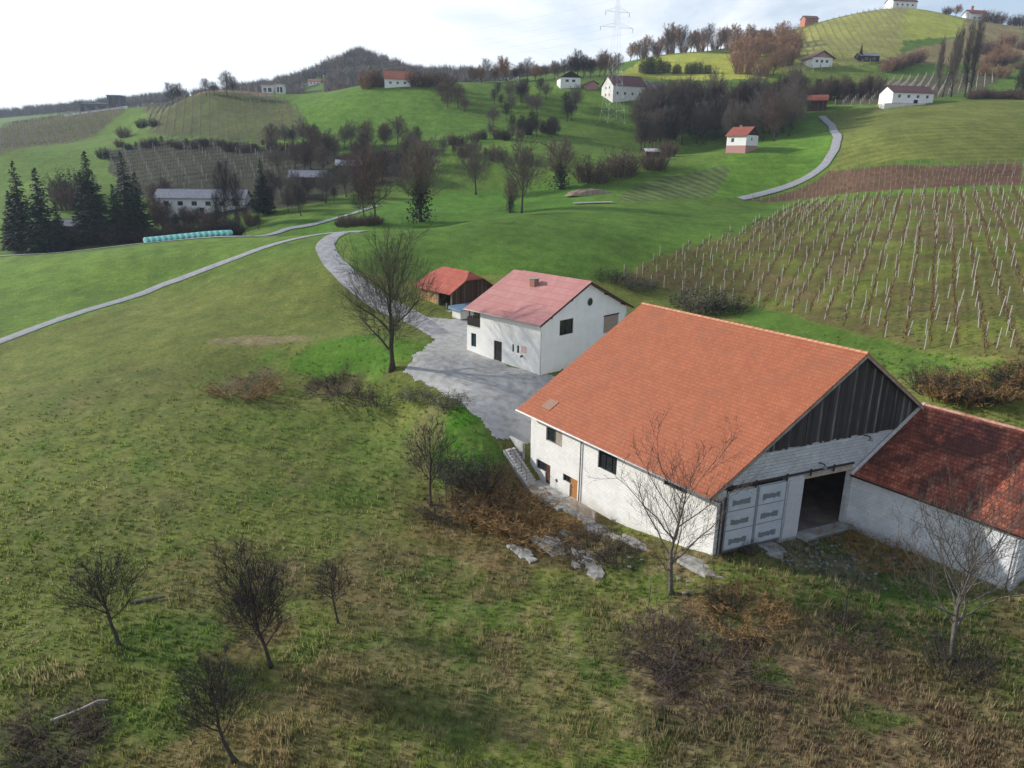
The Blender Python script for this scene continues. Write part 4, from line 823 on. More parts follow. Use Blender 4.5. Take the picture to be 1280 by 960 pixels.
# --- wood shed
def shed():
    yaw = radians(41.7); c = np.array([-9.19, 105.2]); ov = (.7, .6); u = np.array([-sin(yaw), cos(yaw)]); v = np.array([cos(yaw), sin(yaw)]); o = c+v*ov[0]+u*ov[1]; z0 = 6.75
    W = 9.3-1.4; L = 9.3-1.2; h = 9.4-z0
    root = empty('wood_shed', (o[0], o[1], z0), yaw); tag(root, 'small wooden shed with bright red half-hipped roof by the gravel drive', 'shed')
    k = 2.8/(W/2+ov[0])
    wm = M_WOODWALL; mb = MB(); mb.box(0, .12, 3.4, L, .05, h+.25); fixn(mb.build('board_wall', wm, root))
    mb = MB(); mb.box(0, .2, 0, .2, 0, h+.2); mb.box(-.01, .19, 3.2, 3.39, 0, h+.2); mb.box(0, .2, 1.2, 1.35, 0, 1.0); fixn(mb.build('post', M_GREYWOOD, root))
    mb = MB(); mb.prism([(.21, 0, 0), (W, 0, 0), (W, 0, h+.25), (W-2.6, 0, h+2.0), (2.6, 0, h+2.0), (.21, 0, h+.25)], (0, .12, 0)); fixn(mb.build('board_wall', M_DARKBOARD, root))
    mb = MB(); mb.prism([(.13, L, 0), (W, L, 0), (W, L, h+.25), (W/2, L, h+2.0), (.13, L, h+.25)], (0, -.12, 0)); mb.box(W-.12, W, .13, L-.13, 0, h+.25); fixn(mb.build('board_wall', M_DARKBOARD, root))
    mb = MB(); mb.box(-.5, W+.1, -.3, L+.2, -1.2, .04); mb.box(-1.6, -.51, .5, L-.5, -1.2, -.25); fixn(mb.build('floor_slab', M_CONC, root))
    hip = .36; xr = W/2; rm = tile_mat('bright_red_sheet', [(.29, .06, .04), (.37, .085, .055), (.42, .12, .08)], (0, 1), .55, tw=.9, th_=1.4, mortar=(.3, .05, .045), stain=(.2, .06, .06), stain_amt=.2, var=.3, bump=.03)
    rs = MB(); zr = h+2.8; y0, y1 = -ov[1], L+ov[1]
    for sx in (-1, 1):
        xe = xr+sx*(W/2+ov[0]); f = 1-hip; xh = xe+(xr-xe)*f; zh = h+2.8*f
        P = [(xe, y0, h), (xe, y1, h), (xh, y1, zh), (xr, y1-1.4, zr), (xr, y0+1.4, zr), (xh, y0, zh)]; rs.prism([(p[0], p[1], p[2]-.12) for p in P], (0, 0, .12))
    for yy, sg in ((y0, 1), (y1, -1)):
        xa = xr-(W/2+ov[0])*hip; xb = xr+(W/2+ov[0])*hip; zh = h+2.8*(1-hip); rs.prism([(xa, yy, zh-.118), (xb, yy, zh-.118), (xr, yy+sg*1.4, zr-.118)], (0, 0, .12))
    fixn(rs.build('roof', rm, root))
    # firewood inside the open bay
    t = empty('firewood_stack', (o[0]+v[0]*2.2+u[0]*1.8, o[1]+v[1]*2.2+u[1]*1.8, z0+.05), yaw); 
    mb = MB(); q = random.Random(4)
    for i in range(9):
        for j in range(6): mb.tube([(0+q.uniform(-.05, .05), -1+i*.22, .12+j*.2), (.9, -1+i*.22, .12+j*.2)], q.uniform(.08, .11), 6)
    mb.build('logs', mat('split_logs', (.3, .2, .12), (.18, .12, .08), rough=.9, scale=4), t); tag(t, 'stacked firewood logs in the dark open bay of the shed', 'firewood')
    p = at(578, 397); t = empty('water_trough', (p[0], p[1], p[2]), yaw); tag(t, 'white tank with blue-grey lid standing between shed and farmhouse', 'tank')
    mb = MB(); mb.box(-1.1, 1.3, -1, 1, 0, 1.25); fixn(mb.build('tank_body', M_WHITE2, t, bevel=.06)); mb = MB(); mb.hexa([(-1.5, -1.4, 1.26), (2.6, -1.4, 1.26), (2.6, 1.4, 1.26), (-1.5, 1.4, 1.26), (-1.5, -1.4, 1.38), (2.6, -1.4, 1.38), (2.6, 1.4, 1.7), (-1.5, 1.4, 1.7)]); fixn(mb.build('lid', mat('blue_grey_sheet', (.13, .22, .30), (.18, .28, .36), rough=.5), t))
    mb = MB()
    for x in (2.4,):
        for y in (-1.2, 1.2): mb.box(x-.06, x+.06, y-.06, y+.06, 0, 1.255)
    fixn(mb.build('leg', M_GREYWOOD, t))
shed()
# ================================================================= plants
def leafless(name, c1, c2): return mat(name, c1, c2, rough=.9, scale=4, spec=.15)
M_BARK = leafless('bark', (.085, .07, .06), (.045, .038, .034)); M_TWIG = leafless('twigs', (.055, .046, .042), (.035, .03, .028))
M_BARKG = leafless('grey_bark', (.16, .145, .125), (.085, .075, .065)); M_TWIGG = leafless('grey_twigs', (.16, .135, .11), (.11, .095, .08))
M_TWIGR = leafless('reddish_twigs', (.15, .10, .08), (.10, .07, .058)); M_TWIGO = leafless('orange_twigs', (.36, .22, .13), (.24, .15, .10)); M_TWIGP = leafless('pale_twigs', (.20, .155, .115), (.14, .11, .085))
M_TWIGV = leafless('mossy_twigs', (.10, .10, .05), (.07, .07, .045))
M_IVY = mat('ivy_leaves', (.018, .032, .012), (.03, .05, .016), rough=.7, scale=6)
M_SPRUCE = mat('spruce_needles', (.010, .024, .013), (.020, .040, .020), rough=.8, scale=5)
M_LEAFY = mat('yellowing_leaves', (.11, .12, .03), (.07, .09, .025), rough=.8, scale=3)
class Fast:
    """collects triangles with numpy friendly lists"""
    def __init__(s): s.v = []; s.f = []
    def sliver(s, p, q, w, rn):
        d = (q-p); a = Vector((rn.uniform(-1, 1), rn.uniform(-1, 1), rn.uniform(-1, 1))); a = d.cross(a)
        if a.length < 1e-6: return
        a.normalize(); a *= w; n = len(s.v); s.v += [(p.x-a.x, p.y-a.y, p.z-a.z), (p.x+a.x, p.y+a.y, p.z+a.z), (q.x, q.y, q.z)]; s.f.append((n, n+1, n+2))
    def leaf(s, p, sz, rn):
        a = Vector((rn.gauss(0, 1), rn.gauss(0, 1), rn.gauss(0, 1))).normalized()*sz; b = a.cross(Vector((rn.gauss(0, 1), rn.gauss(0, 1), rn.gauss(0, 1)))).normalized()*sz*.6
        n = len(s.v); s.v += [tuple(p-a), tuple(p+b), tuple(p+a), tuple(p-b)]; s.f.append((n, n+1, n+2, n+3))
    def build(s, name, mt, parent=None):
        me = bpy.data.meshes.new(name); me.from_pydata(s.v, [], s.f); me.materials.append(mt); me.update()
        o = bpy.data.objects.new(name, me); col.objects.link(o)
        if parent is not None: o.parent = parent; KIDS.setdefault(parent.name, []).append(o)
        return o
def bare_tree(seed, H=8, trunk=.25, spread=.9, limbs=7, sub=6, twigs=7, fine=4, wob=.25, tw=.012, r=None, lean=(0, 0), up=.35, bark=None, twigm=None, ivy=0, name='bare_tree', stems=1, crownw=1.0, fuzz=0, fr=(.34, .36, .62), fl=.1):
    rn = random.Random(seed); root = empty(name, (0, 0, 0)); T = MB(); Cc = MB(); S = Fast(); r = r or H*.018
    def path(p, d, ln, n, w, tp):
        P = [p.copy()]; d = d.normalized()
        for i in range(n):
            d = (d+Vector((rn.gauss(0, w), rn.gauss(0, w), rn.gauss(0, w)+tp))).normalized(); P.append(P[-1]+d*ln/n)
        return P
    def along(P, t):
        x = t*(len(P)-1); i = min(int(x), len(P)-2); return P[i].lerp(P[i+1], x-i), (P[i+1]-P[i]).normalized()
    def side(d, ang):
        a = Vector((rn.gauss(0, 1), rn.gauss(0, 1), rn.gauss(0, 1))); a = (a-d*a.dot(d)).normalized(); return (d*cos(ang)+a*sin(ang))
    for st in range(stems):
        ld = Vector((lean[0]+rn.gauss(0, .05), lean[1]+rn.gauss(0, .05), 1)) if stems == 1 else Vector(((st*2-1)*.14, .05*(st*2-1), 1))
        TP = path(Vector((0, 0, -.25)), ld, H*.86, 9, wob*.35, .05); rr = [r*(1.35 if i == 0 else 1)*(1-.82*i/9) for i in range(10)]; rr[0] = r*1.6
        T.tube(TP, rr, 7)
        for i in range(limbs):
            t = trunk+(1-trunk)*(i+rn.random()*.8)/limbs*.97; p, d = along(TP, t); env = sin(pi*min(1, max(.08, (t-trunk*.6)/(1-trunk*.6))))**.6
            L = H*.5*spread*(.45+.55*env)*rn.uniform(.8, 1.15); an = rn.uniform(.75, 1.15)*(1-.35*t)
            a = i*2.4+rn.random()*.8; dd = Vector((cos(a)*sin(an)*crownw, sin(a)*sin(an)*crownw, cos(an))); P = path(p, dd, L, 6, wob*.6, up*.12); r1 = r*(1-.8*t)*.6
            T.tube(P, [max(.012, r1*(1-.85*k/6)) for k in range(7)], 5, cap=False)
            for j in range(sub):
                t2 = .2+.8*(j+rn.random())/sub; p2, d2 = along(P, t2); L2 = L*.45*(1.15-t2*.6)*rn.uniform(.7, 1.2); P2 = path(p2, side(d2, rn.uniform(.5, 1.0))+Vector((0, 0, up*.5)), L2, 4, wob*.7, up*.12)
                r2 = max(tw*1.3, r1*.32*(1-.5*t2)); Cc.tube(P2, [r2, r2*.75, r2*.55, r2*.4, r2*.2], 3, cap=False)
                for k in range(twigs):
                    t3 = .15+.85*(k+rn.random())/twigs; p3, d3 = along(P2, t3); L3 = L2*.5*rn.uniform(.6, 1.2); e = p3+(side(d3, rn.uniform(.4, .9))+Vector((0, 0, up*.5))).normalized()*L3
                    S.sliver(p3, e, tw, rn)
                    for q in range(fine):
                        t4 = rn.uniform(.2, .95); p4 = p3.lerp(e, t4); e2 = p4+(side((e-p3).normalized(), rn.uniform(.4, 1.0))+Vector((0, 0, up*.4))).normalized()*L3*rn.uniform(.35, .7); S.sliver(p4, e2, tw*.7, rn)
    for i in range(fuzz):
        a = rn.random()*2*pi; cz = rn.uniform(-1, 1); rr = rn.random()**.45; sr = sqrt(1-cz*cz); lump = 1+.16*sin(a*3+seed)+.12*sin(a*5+cz*4+seed)
        p = Vector((cos(a)*sr*rr*H*fr[0]*lump+TP[6].x, sin(a)*sr*rr*H*fr[0]*lump+TP[6].y, H*fr[2]+cz*rr*H*fr[1])); d = (p-Vector((TP[4].x, TP[4].y, H*.3))).normalized()+Vector((rn.gauss(0, .35), rn.gauss(0, .35), rn.gauss(.1, .35)))
        S.sliver(p-d*H*fl*.4, p+d*H*fl*rn.uniform(.4, 1), tw*.8, rn)
    bark = bark or M_BARK; twigm = twigm or M_TWIG
    T.build('trunk', bark, root, smooth=True)
    # crown: limbs and twigs in one mesh
    n = len(Cc.v); Cc.v += S.v; Cc.f += [tuple(i+n for i in f) for f in S.f]; Cc.mi = [0]*len(Cc.f); Cc.build('crown', twigm, root)
    if ivy:
        I = Fast()
        for i in range(ivy):
            t = rn.random()**.8*.62; p, d = along(TP, t); I.leaf(p+Vector((rn.gauss(0, 1), rn.gauss(0, 1), rn.gauss(0, .6)))*H*.07*(1.25-t), H*.018, rn)
        I.build('ivy', M_IVY, root)
    return root
def shrub(seed, H=2.5, W=3, n=60, m=None, tw=.012, leaf=0, name='shrub', sub=9, lm=None):
    rn = random.Random(seed); root = empty(name, (0, 0, 0)); S = Fast()
    for i in range(n):
        a = rn.random()*2*pi; rr = sqrt(rn.random())*W*.3; p = Vector((cos(a)*rr, sin(a)*rr, -.15)); an = rn.uniform(0, .95); d = Vector((cos(a)*sin(an), sin(a)*sin(an), cos(an))); L = H*rn.uniform(.6, 1.05)
        q = p+Vector((d.x*W*.5*rn.uniform(.6, 1.1), d.y*W*.5*rn.uniform(.6, 1.1), max(.25, d.z)*L)); S.sliver(p, q, tw*2, rn)
        for k in range(sub):
            t = rn.uniform(.2, 1); b = p.lerp(q, t); e = b+Vector((rn.gauss(0, .4), rn.gauss(0, .4), rn.gauss(.3, .35)))*H*.25; S.sliver(b, e, tw, rn)
            for z in range(3): c = b.lerp(e, rn.random()); S.sliver(c, c+Vector((rn.gauss(0, .4), rn.gauss(0, .4), rn.gauss(.25, .35)))*H*.14, tw*.7, rn)
    S.build('stems', m or M_TWIG, root)
    if leaf:
        I = Fast()
        for i in range(leaf):
            a = rn.random()*2*pi; rr = sqrt(rn.random())*W*.5; z = H*.85*rn.random()*(1-.5*(rr/(W*.5))**2); I.leaf(Vector((cos(a)*rr, sin(a)*rr, z)), H*.035, rn)
        I.build('foliage', lm or M_IVY, root)
    return root
def conifer(seed, H=14, W=5, name='spruce_tree'):
    rn = random.Random(seed); root = empty(name, (0, 0, 0)); T = MB(); T.tube([(0, 0, -.3), (0, 0, H*.5), (0, 0, H)], [H*.016, H*.01, .02], 6); T.build('trunk', M_BARK, root)
    I = Fast(); z = H*.06
    while z < H*.985:
        f = 1-z/H; R = W*.5*(f**.8)*rn.uniform(.8, 1.12); nb = max(4, int(15*f**.5))
        for i in range(nb):
            a = rn.random()*2*pi; L = R*rn.uniform(.75, 1.1); nn = max(3, int(L*7))
            for k in range(nn):
                t = (k+rn.random())/nn; rr = L*t; p = Vector((cos(a)*rr, sin(a)*rr, z-rr*.28+.25*(t**2)*rr+rn.gauss(0, .08))); q = p+Vector((cos(a+rn.gauss(0, .8)), sin(a+rn.gauss(0, .8)), rn.gauss(-.35, .25)))*.45*(.5+f); I.sliver(p, q, .13, rn)
        z += H*.022
    I.build('crown', M_SPRUCE, root); return root
def sdist(p): return float((np.array(p)-np.array([0, 0, CH]))@FW)
USED = set()
def put(proto, px, py, hpx, Hm, label, cat='tree', group=None, ymin=0, rz=None, wide=1, p=None, h=None, sink=0):
    """stand a plant on the ground; hpx is its height in survey pixels"""
    if p is None: p = at(px, py, ymin)
    hh = h if h else hpx*sdist(p)/FPX*1.03; s = hh/Hm; rz = rnd.random()*2*pi if rz is None else rz
    sc = (s*wide, s*wide, s)
    if proto.name not in USED:
        USED.add(proto.name); o = proto; o.location = (p[0], p[1], p[2]-sink); o.rotation_euler = (0, 0, rz); o.scale = sc
    else: o = copy_tree(proto, (p[0], p[1], p[2]-sink), rz, sc)
    if group is None and 'group' in o: del o['group']
    tag(o, label, cat, group); return o
# ---- near trees, each its own growth form
G_ORCH = 'bare fruit trees on the near slope'
t = bare_tree(11, H=5.2, trunk=.38, spread=.95, limbs=10, sub=8, twigs=7, fine=5, lean=(-.22, .1), tw=.011, r=.12, up=.5, crownw=1.1, fuzz=1500, fr=(.40, .27, .66)); put(t, 150, 808, 118, 5.2, 'leaning bare fruit tree, leftmost on the near slope', group=G_ORCH, rz=0)
t = bare_tree(12, H=6.5, trunk=.25, spread=.75, limbs=13, sub=8, twigs=7, fine=5, tw=.012, r=.10, lean=(-.1, 0), up=.5, fuzz=2000, fr=(.27, .36, .58)); put(t, 340, 832, 168, 6.5, 'tallest bare fruit tree on the near slope, dense crown and thin trunk', group=G_ORCH, rz=.4)
t = bare_tree(13, H=3.5, trunk=.4, spread=.6, limbs=8, sub=7, twigs=6, fine=4, tw=.008, r=.06, lean=(-.12, 0), fuzz=900, fr=(.25, .27, .68)); put(t, 424, 778, 92, 3.5, 'small slender bare tree right of the tallest fruit tree', group=G_ORCH, rz=0)
t = bare_tree(14, H=5.2, trunk=.36, spread=1.0, limbs=11, sub=8, twigs=7, fine=5, tw=.011, r=.11, lean=(-.25, .05), up=.5, fuzz=1600, fr=(.40, .28, .66)); put(t, 295, 950, 138, 5.2, 'bare fruit tree lowest in the picture, trunk leaning left', group=G_ORCH, rz=.2)
t = bare_tree(15, H=11, trunk=.16, spread=1.05, limbs=13, sub=9, twigs=8, fine=5, tw=.016, r=.24, up=.55, wob=.22, fuzz=5500, fr=(.40, .38, .58), fl=.07, name='bare_tree', bark=M_BARK, twigm=leafless('hazy_twigs', (.10, .095, .06), (.075, .075, .05))); put(t, 490, 462, 152, 11, 'large bare tree with broad crown at the edge of the drive', rz=2.4, wide=1.0)
t = bare_tree(16, H=7, trunk=.16, spread=1.35, limbs=13, sub=8, twigs=6, fine=3, tw=.010, r=.13, up=.6, wob=.25, bark=M_BARKG, twigm=leafless('brown_grey_twigs', (.10, .08, .07), (.07, .06, .05)), fuzz=600, fr=(.34, .34, .62)); put(t, 840, 742, 168, 7, 'bare grey tree standing before the near corner of the barn', rz=1.0)
t = bare_tree(17, H=7.5, trunk=.3, spread=1.25, limbs=11, sub=7, twigs=6, fine=3, tw=.010, r=.12, up=.6, wob=.25, bark=M_BARKG, twigm=leafless('umber_twigs', (.10, .085, .07), (.07, .06, .05)), stems=2, fuzz=500, fr=(.3, .3, .68)); put(t, 1190, 825, 200, 7.5, 'twin-stemmed bare tree in front of the white wing wall', rz=.5)
t = bare_tree(18, H=4.5, trunk=.3, spread=.8, limbs=7, sub=5, twigs=5, fine=3, tw=.006, r=.05, twigm=M_TWIGV); put(t, 1055, 782, 110, 4.5, 'thin mossy sapling on the shaded grass before the big door', rz=0)
t = bare_tree(19, H=5, trunk=.3, spread=.9, limbs=9, sub=7, twigs=6, fine=4, tw=.01, r=.09, twigm=M_TWIG, fuzz=1500, fr=(.36, .36, .6)); put(t, 540, 630, 105, 5, 'dark small bare tree on the bank left of the stairs', rz=0)
# ---- near shrubs
SB = [shrub(30, 2.2, 3.2, 70, M_TWIG), shrub(31, 1.3, 3.0, 80, leafless('bramble_canes', (.095, .07, .055), (.06, .045, .038))), shrub(32, 2.0, 2.8, 60, M_TWIGG, leaf=500), shrub(33, 1.2, 2.6, 90, leafless('dry_bramble', (.32, .20, .08), (.20, .12, .055)))]
for i, (k, px, py, hp, wd, lb, cat) in enumerate([
    (0,600,606,38,1.5,'dark leafless thicket on the bank beside the stairs','shrub'),(2,572,600,34,1.5,'dark green thicket left of the stair bushes','shrub'),(1,632,628,24,1.4,'low dark scrub below the foot of the stairs','shrub'),(1,560,640,30,1.6,'low brown brush below the small dark tree','shrub'),
    (3,640,650,30,2.2,'patch of rust-coloured dry bramble below the stairs','bramble'),(3,672,668,26,2.0,'rusty bramble between stairs foot and broken slabs','bramble'),(3,610,640,24,2,'rust-brown bramble at the left edge of the thicket','bramble'),
    (1,740,688,26,2.4,'dark brush tangled over the broken concrete slabs','bramble'),(0,770,700,22,2.2,'blackish brush at the right end of the slab rubble','bramble'),
    (1,880,840,34,3.0,'purplish bramble thicket in the lower right meadow','bramble'),(1,830,810,26,3.0,'purplish bramble left of the lower right thicket','bramble'),(3,930,770,30,2.0,'tan weeds growing right of the grey bare tree','bramble'),(0,905,760,34,1.0,'greenish tall weeds behind the tan weeds','bramble'),
    (0,1190,835,46,1.4,'dark bush round the foot of the twin-stemmed tree','shrub'),(1,1060,795,26,2.4,'low dark brush at the foot of the mossy sapling','shrub'),
    (1,430,485,22,3.0,'dark maroon bramble on the bank below the large tree','bramble'),(1,470,500,20,2.4,'brown bramble patch left of the lush grass tongue','bramble'),(3,310,490,18,2.6,'dry brown weeds on the left part of the bank','bramble'),(2,560,508,20,2.0,'dark evergreen bush at the edge of the yard','shrub'),(2,520,498,16,2.2,'low green bush below the drive edge','shrub'),
    (1,70,925,34,2.2,'heap of dark brushwood in the bottom left corner','brush pile'),(3,1110,700,18,2.4,'dry weeds along the foot of the wing wall','weeds'),(3,1050,672,14,2.2,'dry weeds outside the big barn doorway','weeds'),(2,935,690,20,1.0,'dark bush against the bottom of the sliding door','shrub'),
    (2,875,388,34,1.6,'dark bush rising behind the barn ridge','shrub'),(0,905,390,26,1.8,'leafless bush right of the dark bush behind the barn ridge','shrub'),(0,765,352,18,2.0,'small bush above the farmhouse roof end','shrub'),(2,800,362,18,2.0,'low green bush between farmhouse and barn ridge','shrub')]):
    put(SB[k], px, py, hp, (2.2, 1.6, 2.0, 1.2)[k], lb, cat, wide=wd)
for i in range(12):
    px = 1165+i*16; put(SB[(0, 1, 3)[i % 3]], px, 486+i*5.2, 34, (2.2, 1.6, 1.2)[i % 3], 'brown bush in the dark hedge behind the wing roof', 'shrub', 'hedge behind the wing roof', ymin=66, wide=1.5)
# ---- brushwood twigs and posts
for px, py, hp, lb in ((811, 752, 24, 'short leaning stake left of the grey bare tree'), (1233, 700, 0, None)):
    if not hp: continue
    p = at(px, py); mb = MB(); mb.tube([(0, 0, -.2), (.05, .02, hp*sdist(p)/FPX)], [.05, .04], 6); o = mb.build('wooden_stake', M_BARKG); o.location = p; tag(o, lb, 'stake')
p = at(183, 752); mb = MB(); mb.tube([(-1, -.3, .1), (0, 0, .16), (1.1, .5, .1)], [.1, .12, .07], 7); o = mb.build('fallen_log', M_BARKG); o.location = p; tag(o, 'pale fallen log in grass right of the leaning tree', 'log')
p = at(100, 893); mb = MB(); mb.tube([(-1.2, -.6, .1), (0, 0, .3), (.8, .5, .5), (1.3, .55, .5)], [.07, .06, .05, .03], 6); o = mb.build('broken_branch', mat('bleached_wood', (.42, .4, .38), (.3, .28, .26))); o.location = p; tag(o, 'bleached branch lying on the brushwood heap', 'branch')
p = at(313, 808); mb = MB(); mb.tube([(-.3, .1, .05), (0, 0, .25), (.15, .1, .7)], [.05, .05, .03], 6); o = mb.build('cut_stump', M_BARKG); o.location = p; tag(o, 'pale cut stump beside the tallest fruit tree', 'stump')
# ---- mid-distance trees
V = dict(
 A=(bare_tree(41, H=12, trunk=.3, spread=.85, limbs=14, sub=8, twigs=8, fine=4, tw=.035, r=.28, up=.9, twigm=M_TWIGP, ivy=1300, fuzz=2300, fr=(.33, .34, .62), fl=.07), 12),
 B=(bare_tree(42, H=10, trunk=.25, spread=.95, limbs=13, sub=8, twigs=7, fine=4, tw=.03, r=.2, up=.7, twigm=M_TWIGG, fuzz=2300, fr=(.40, .36, .60), fl=.08), 10),
 C=(bare_tree(43, H=12, trunk=.2, spread=.8, limbs=13, sub=7, twigs=7, fine=4, tw=.035, r=.2, up=.6, twigm=M_TWIGR, fuzz=2300, fr=(.32, .40, .56), fl=.08), 12),
 D=(bare_tree(44, H=14, trunk=.3, spread=.6, limbs=12, sub=7, twigs=7, fine=4, tw=.035, r=.2, up=.8, twigm=M_TWIG, fuzz=1800, fr=(.26, .38, .58), fl=.08), 14),
 E=(bare_tree(45, H=18, trunk=.12, spread=.3, limbs=22, sub=6, twigs=6, fine=3, tw=.04, r=.22, up=1.2, twigm=M_TWIGG, name='poplar_tree', fuzz=1600, fr=(.075, .44, .54), fl=.06), 18),
 O=(bare_tree(46, H=9, trunk=.15, spread=1.0, limbs=13, sub=8, twigs=7, fine=5, tw=.045, r=.2, up=.6, twigm=M_TWIGO, fuzz=2300, fr=(.42, .38, .56), fl=.08), 9),
 S=(shrub(51, 4, 5, 110, M_TWIGR, tw=.03), 4), U=(shrub(52, 4, 5, 110, M_TWIG, tw=.03, leaf=300), 4), Y=(shrub(53, 5, 6, 90, M_TWIGO, tw=.045), 5),
 F=(conifer(61, 14, 5.2), 14), G=(conifer(62, 16, 5.0), 16), L=(shrub(54, 6, 6, 60, M_TWIGV, tw=.03, leaf=1400, lm=M_LEAFY, name='leafy_tree'), 6))
def pv(k, px, py, hp, lb, cat='tree', group=None, ymin=0, wide=1): return put(V[k][0], px, py, hp, V[k][1], lb, cat, group, ymin, wide=wide)
for a in [('A',527,277,92,'ivy-clad bare tree, tallest in the valley above the drive',187,1.0),('B',595,243,52,'round-crowned bare tree right of the ivy-clad tree',200,1.1),('B',652,268,80,'bare tree above the shed in the green valley',196,.9),('A',637,266,40,'small ivy-clad tree just left of the valley bare tree',196,.9),
          ('A',703,236,56,'broad ivy-clad tree left of the brown bushes',200,1.3),('C',470,279,95,'reddish bare tree left of the ivy-clad tree',185,.8),('D',455,279,60,'thin dark tree at the end of the hedge lane',185,1)]:
    pv(*a[:5], ymin=a[5], wide=a[6])
for a in [('S',741,228,32,'rounded brown bush right of the broad ivy-clad tree',1.4),('S',778,220,34,'reddish bush above the earth heap',1.1),('S',818,212,24,'brown bush before the little pale hut',1.4),('S',835,196,20,'tall brown bush at the lower end of the dark wood',1.0)]:
    pv(*a[:5], cat='shrub', ymin=200, wide=a[5])
for i in range(6): pv('S', 425+i*9, 283-i*.5, 8+7*((i*5) % 3)/2, 'reddish brush along the lane by the fork', 'shrub', 'brush by the lane fork', 180, 1.5)
for i in range(15): pv('SUB'[i % 3], 565+i*9.5, 181-i*1.1+3*sin(i), 9+rnd.random()*9, 'dark bush in the hedge line across the valley', 'shrub', 'hedge line across the valley', 240, .8)
for i in range(9): pv('BDS'[i % 3], 555+i*13, 194+i*1.4, 10+rnd.random()*12, 'dark bush beneath the hedge line', 'shrub', 'bushes under the valley hedge', 230, .9)
for px, py, hp in [(548,112,20),(556,118,24),(565,126,28),(573,135,28),(560,135,20),(580,140,18),(552,126,20)]: pv('C', px, py, hp, 'grey-brown tree in the clump on the grassy slope', 'tree', 'clump on the grassy slope', 300, 1.2)
for i in range(22):
    px = 615+rnd.random()*110; py = 118+rnd.random()*42; pv('BD'[i % 2], px, py, 15+rnd.random()*11, 'bare orchard tree below the small white house', 'tree', 'dark orchard below the white houses', 290, 1.2)
for i in range(10): pv('D', 640+i*6+rnd.random()*4, 165+rnd.random()*8, 17+rnd.random()*10, 'slim bare tree at the orchard foot', 'tree', 'slim trees at the orchard foot', 270, 1)
# the dark wood
wr = random.Random(5)
for i in range(95):
    u_ = wr.random(); v_ = wr.random(); px = 800+u_*195; base = 190-u_*14-v_*34; hp = 40+wr.random()*14
    pv('CDB'[i % 3], px, base, hp, 'bare tree in the dark wood behind the red-roofed small house', 'tree', 'trees of the dark wood', 280, .9)
for i in range(10): pv('CB'[i % 2], 800+i*5, 188-i*.6, 30+wr.random()*16, 'brownish tree on the near edge of the dark wood', 'tree', 'near edge of the dark wood', 240, .9)
for px, hp in ((1172,72),(1178,80),(1189,84),(1206,92),(1211,98)): pv('E', px, 121, hp, 'tall bare poplar right of the long white house', 'tree', 'poplars by the long white house', 340, .7)
for px in (1266,1274,1282): pv('E', px, 122, 40, 'short poplar-like tree at the right edge of the meadow', 'tree', 'short poplars at the right edge', 340, 1.2)
for i in range(16): pv('YYS'[i % 3], 1225+wr.random()*60, 56+wr.random()*45, 8+wr.random()*8, 'shrub on the brown hillside at the right edge', 'shrub', 'shrubs on the brown hillside', 380, 1.3)
for i in range(9): pv('YS'[i % 2], 1108+i*5, 90-i*1.6, 9+wr.random()*6, 'orange-brown shrub above the sloping vineyard', 'shrub', 'shrubs above the sloping vineyard', 380, 1.2)
for i in range(9): pv('S', 1215+i*8, 122+wr.random()*3, 9+wr.random()*4, 'dark low hedge bush along the meadow top', 'shrub', 'hedge along the meadow top', 320, 1.6)
for i in range(14): pv('DSC'[i % 3], 1000+i*7, 128-i*.8+wr.random()*4, 16+wr.random()*14, 'bare tree between the wood and the long white house', 'tree', 'trees between wood and white house', 330, 1)
pv('F', 1075, 76, 20, 'small spruce beside the dark hillside barn', ymin=400)
# crest of the light green hill
for i in range(26):
    t_ = i/25; px = 788+t_*150+wr.random()*5; py = 66-4*sin(t_*3) - 0*t_; pv('OCY'[i % 3], px, py, (18+wr.random()*15) if i % 3 != 2 else 12, 'bare tree on the crest of the bright green hill', 'tree', 'trees on the bright hill crest', 520, 1)
for i in range(22): pv('OY'[i % 2], 925+wr.random()*62, 58+wr.random()*38, 20+wr.random()*12, 'orange-brown tree between bright hill and vineyard', 'tree', 'orange trees beside the hill vineyard', 430, 1.1)
for px, py, hp in ((808,92,22),(818,92,24),(832,91,16),(846,92,13),(862,92,15),(872,92,16),(884,92,12)): pv('L', px, py, hp, 'leafy dark green tree at the foot of the bright hill', 'tree', 'leafy trees under the bright hill', 430, .9)
for i in range(24): px = 585+i*8+wr.random()*5; pv('CBOD'[i % 4], px, 103-.06*(px-585)+wr.random()*3, 14+wr.random()*13, 'hazy bare tree on the skyline behind the white houses', 'tree', 'skyline trees behind the white houses', 380, 1.2)
for px, hp in ((715,26),(722,33),(729,28),(738,22)): pv('D', px, 98, hp, 'tall dark tree behind the small white house', 'tree', 'tall trees behind the small white house', 400, 1.2)
for px in (512,520,530,538,478,470,462): pv('USO'[px % 3], px, 108, 15+wr.random()*6, 'bush around the red-roofed hilltop house', 'shrub', 'bushes round the hilltop house', 372, 1.3)
pv('Y', 458, 111, 20, 'golden autumn tree left of the red-roofed hilltop house', ymin=372, wide=.8)
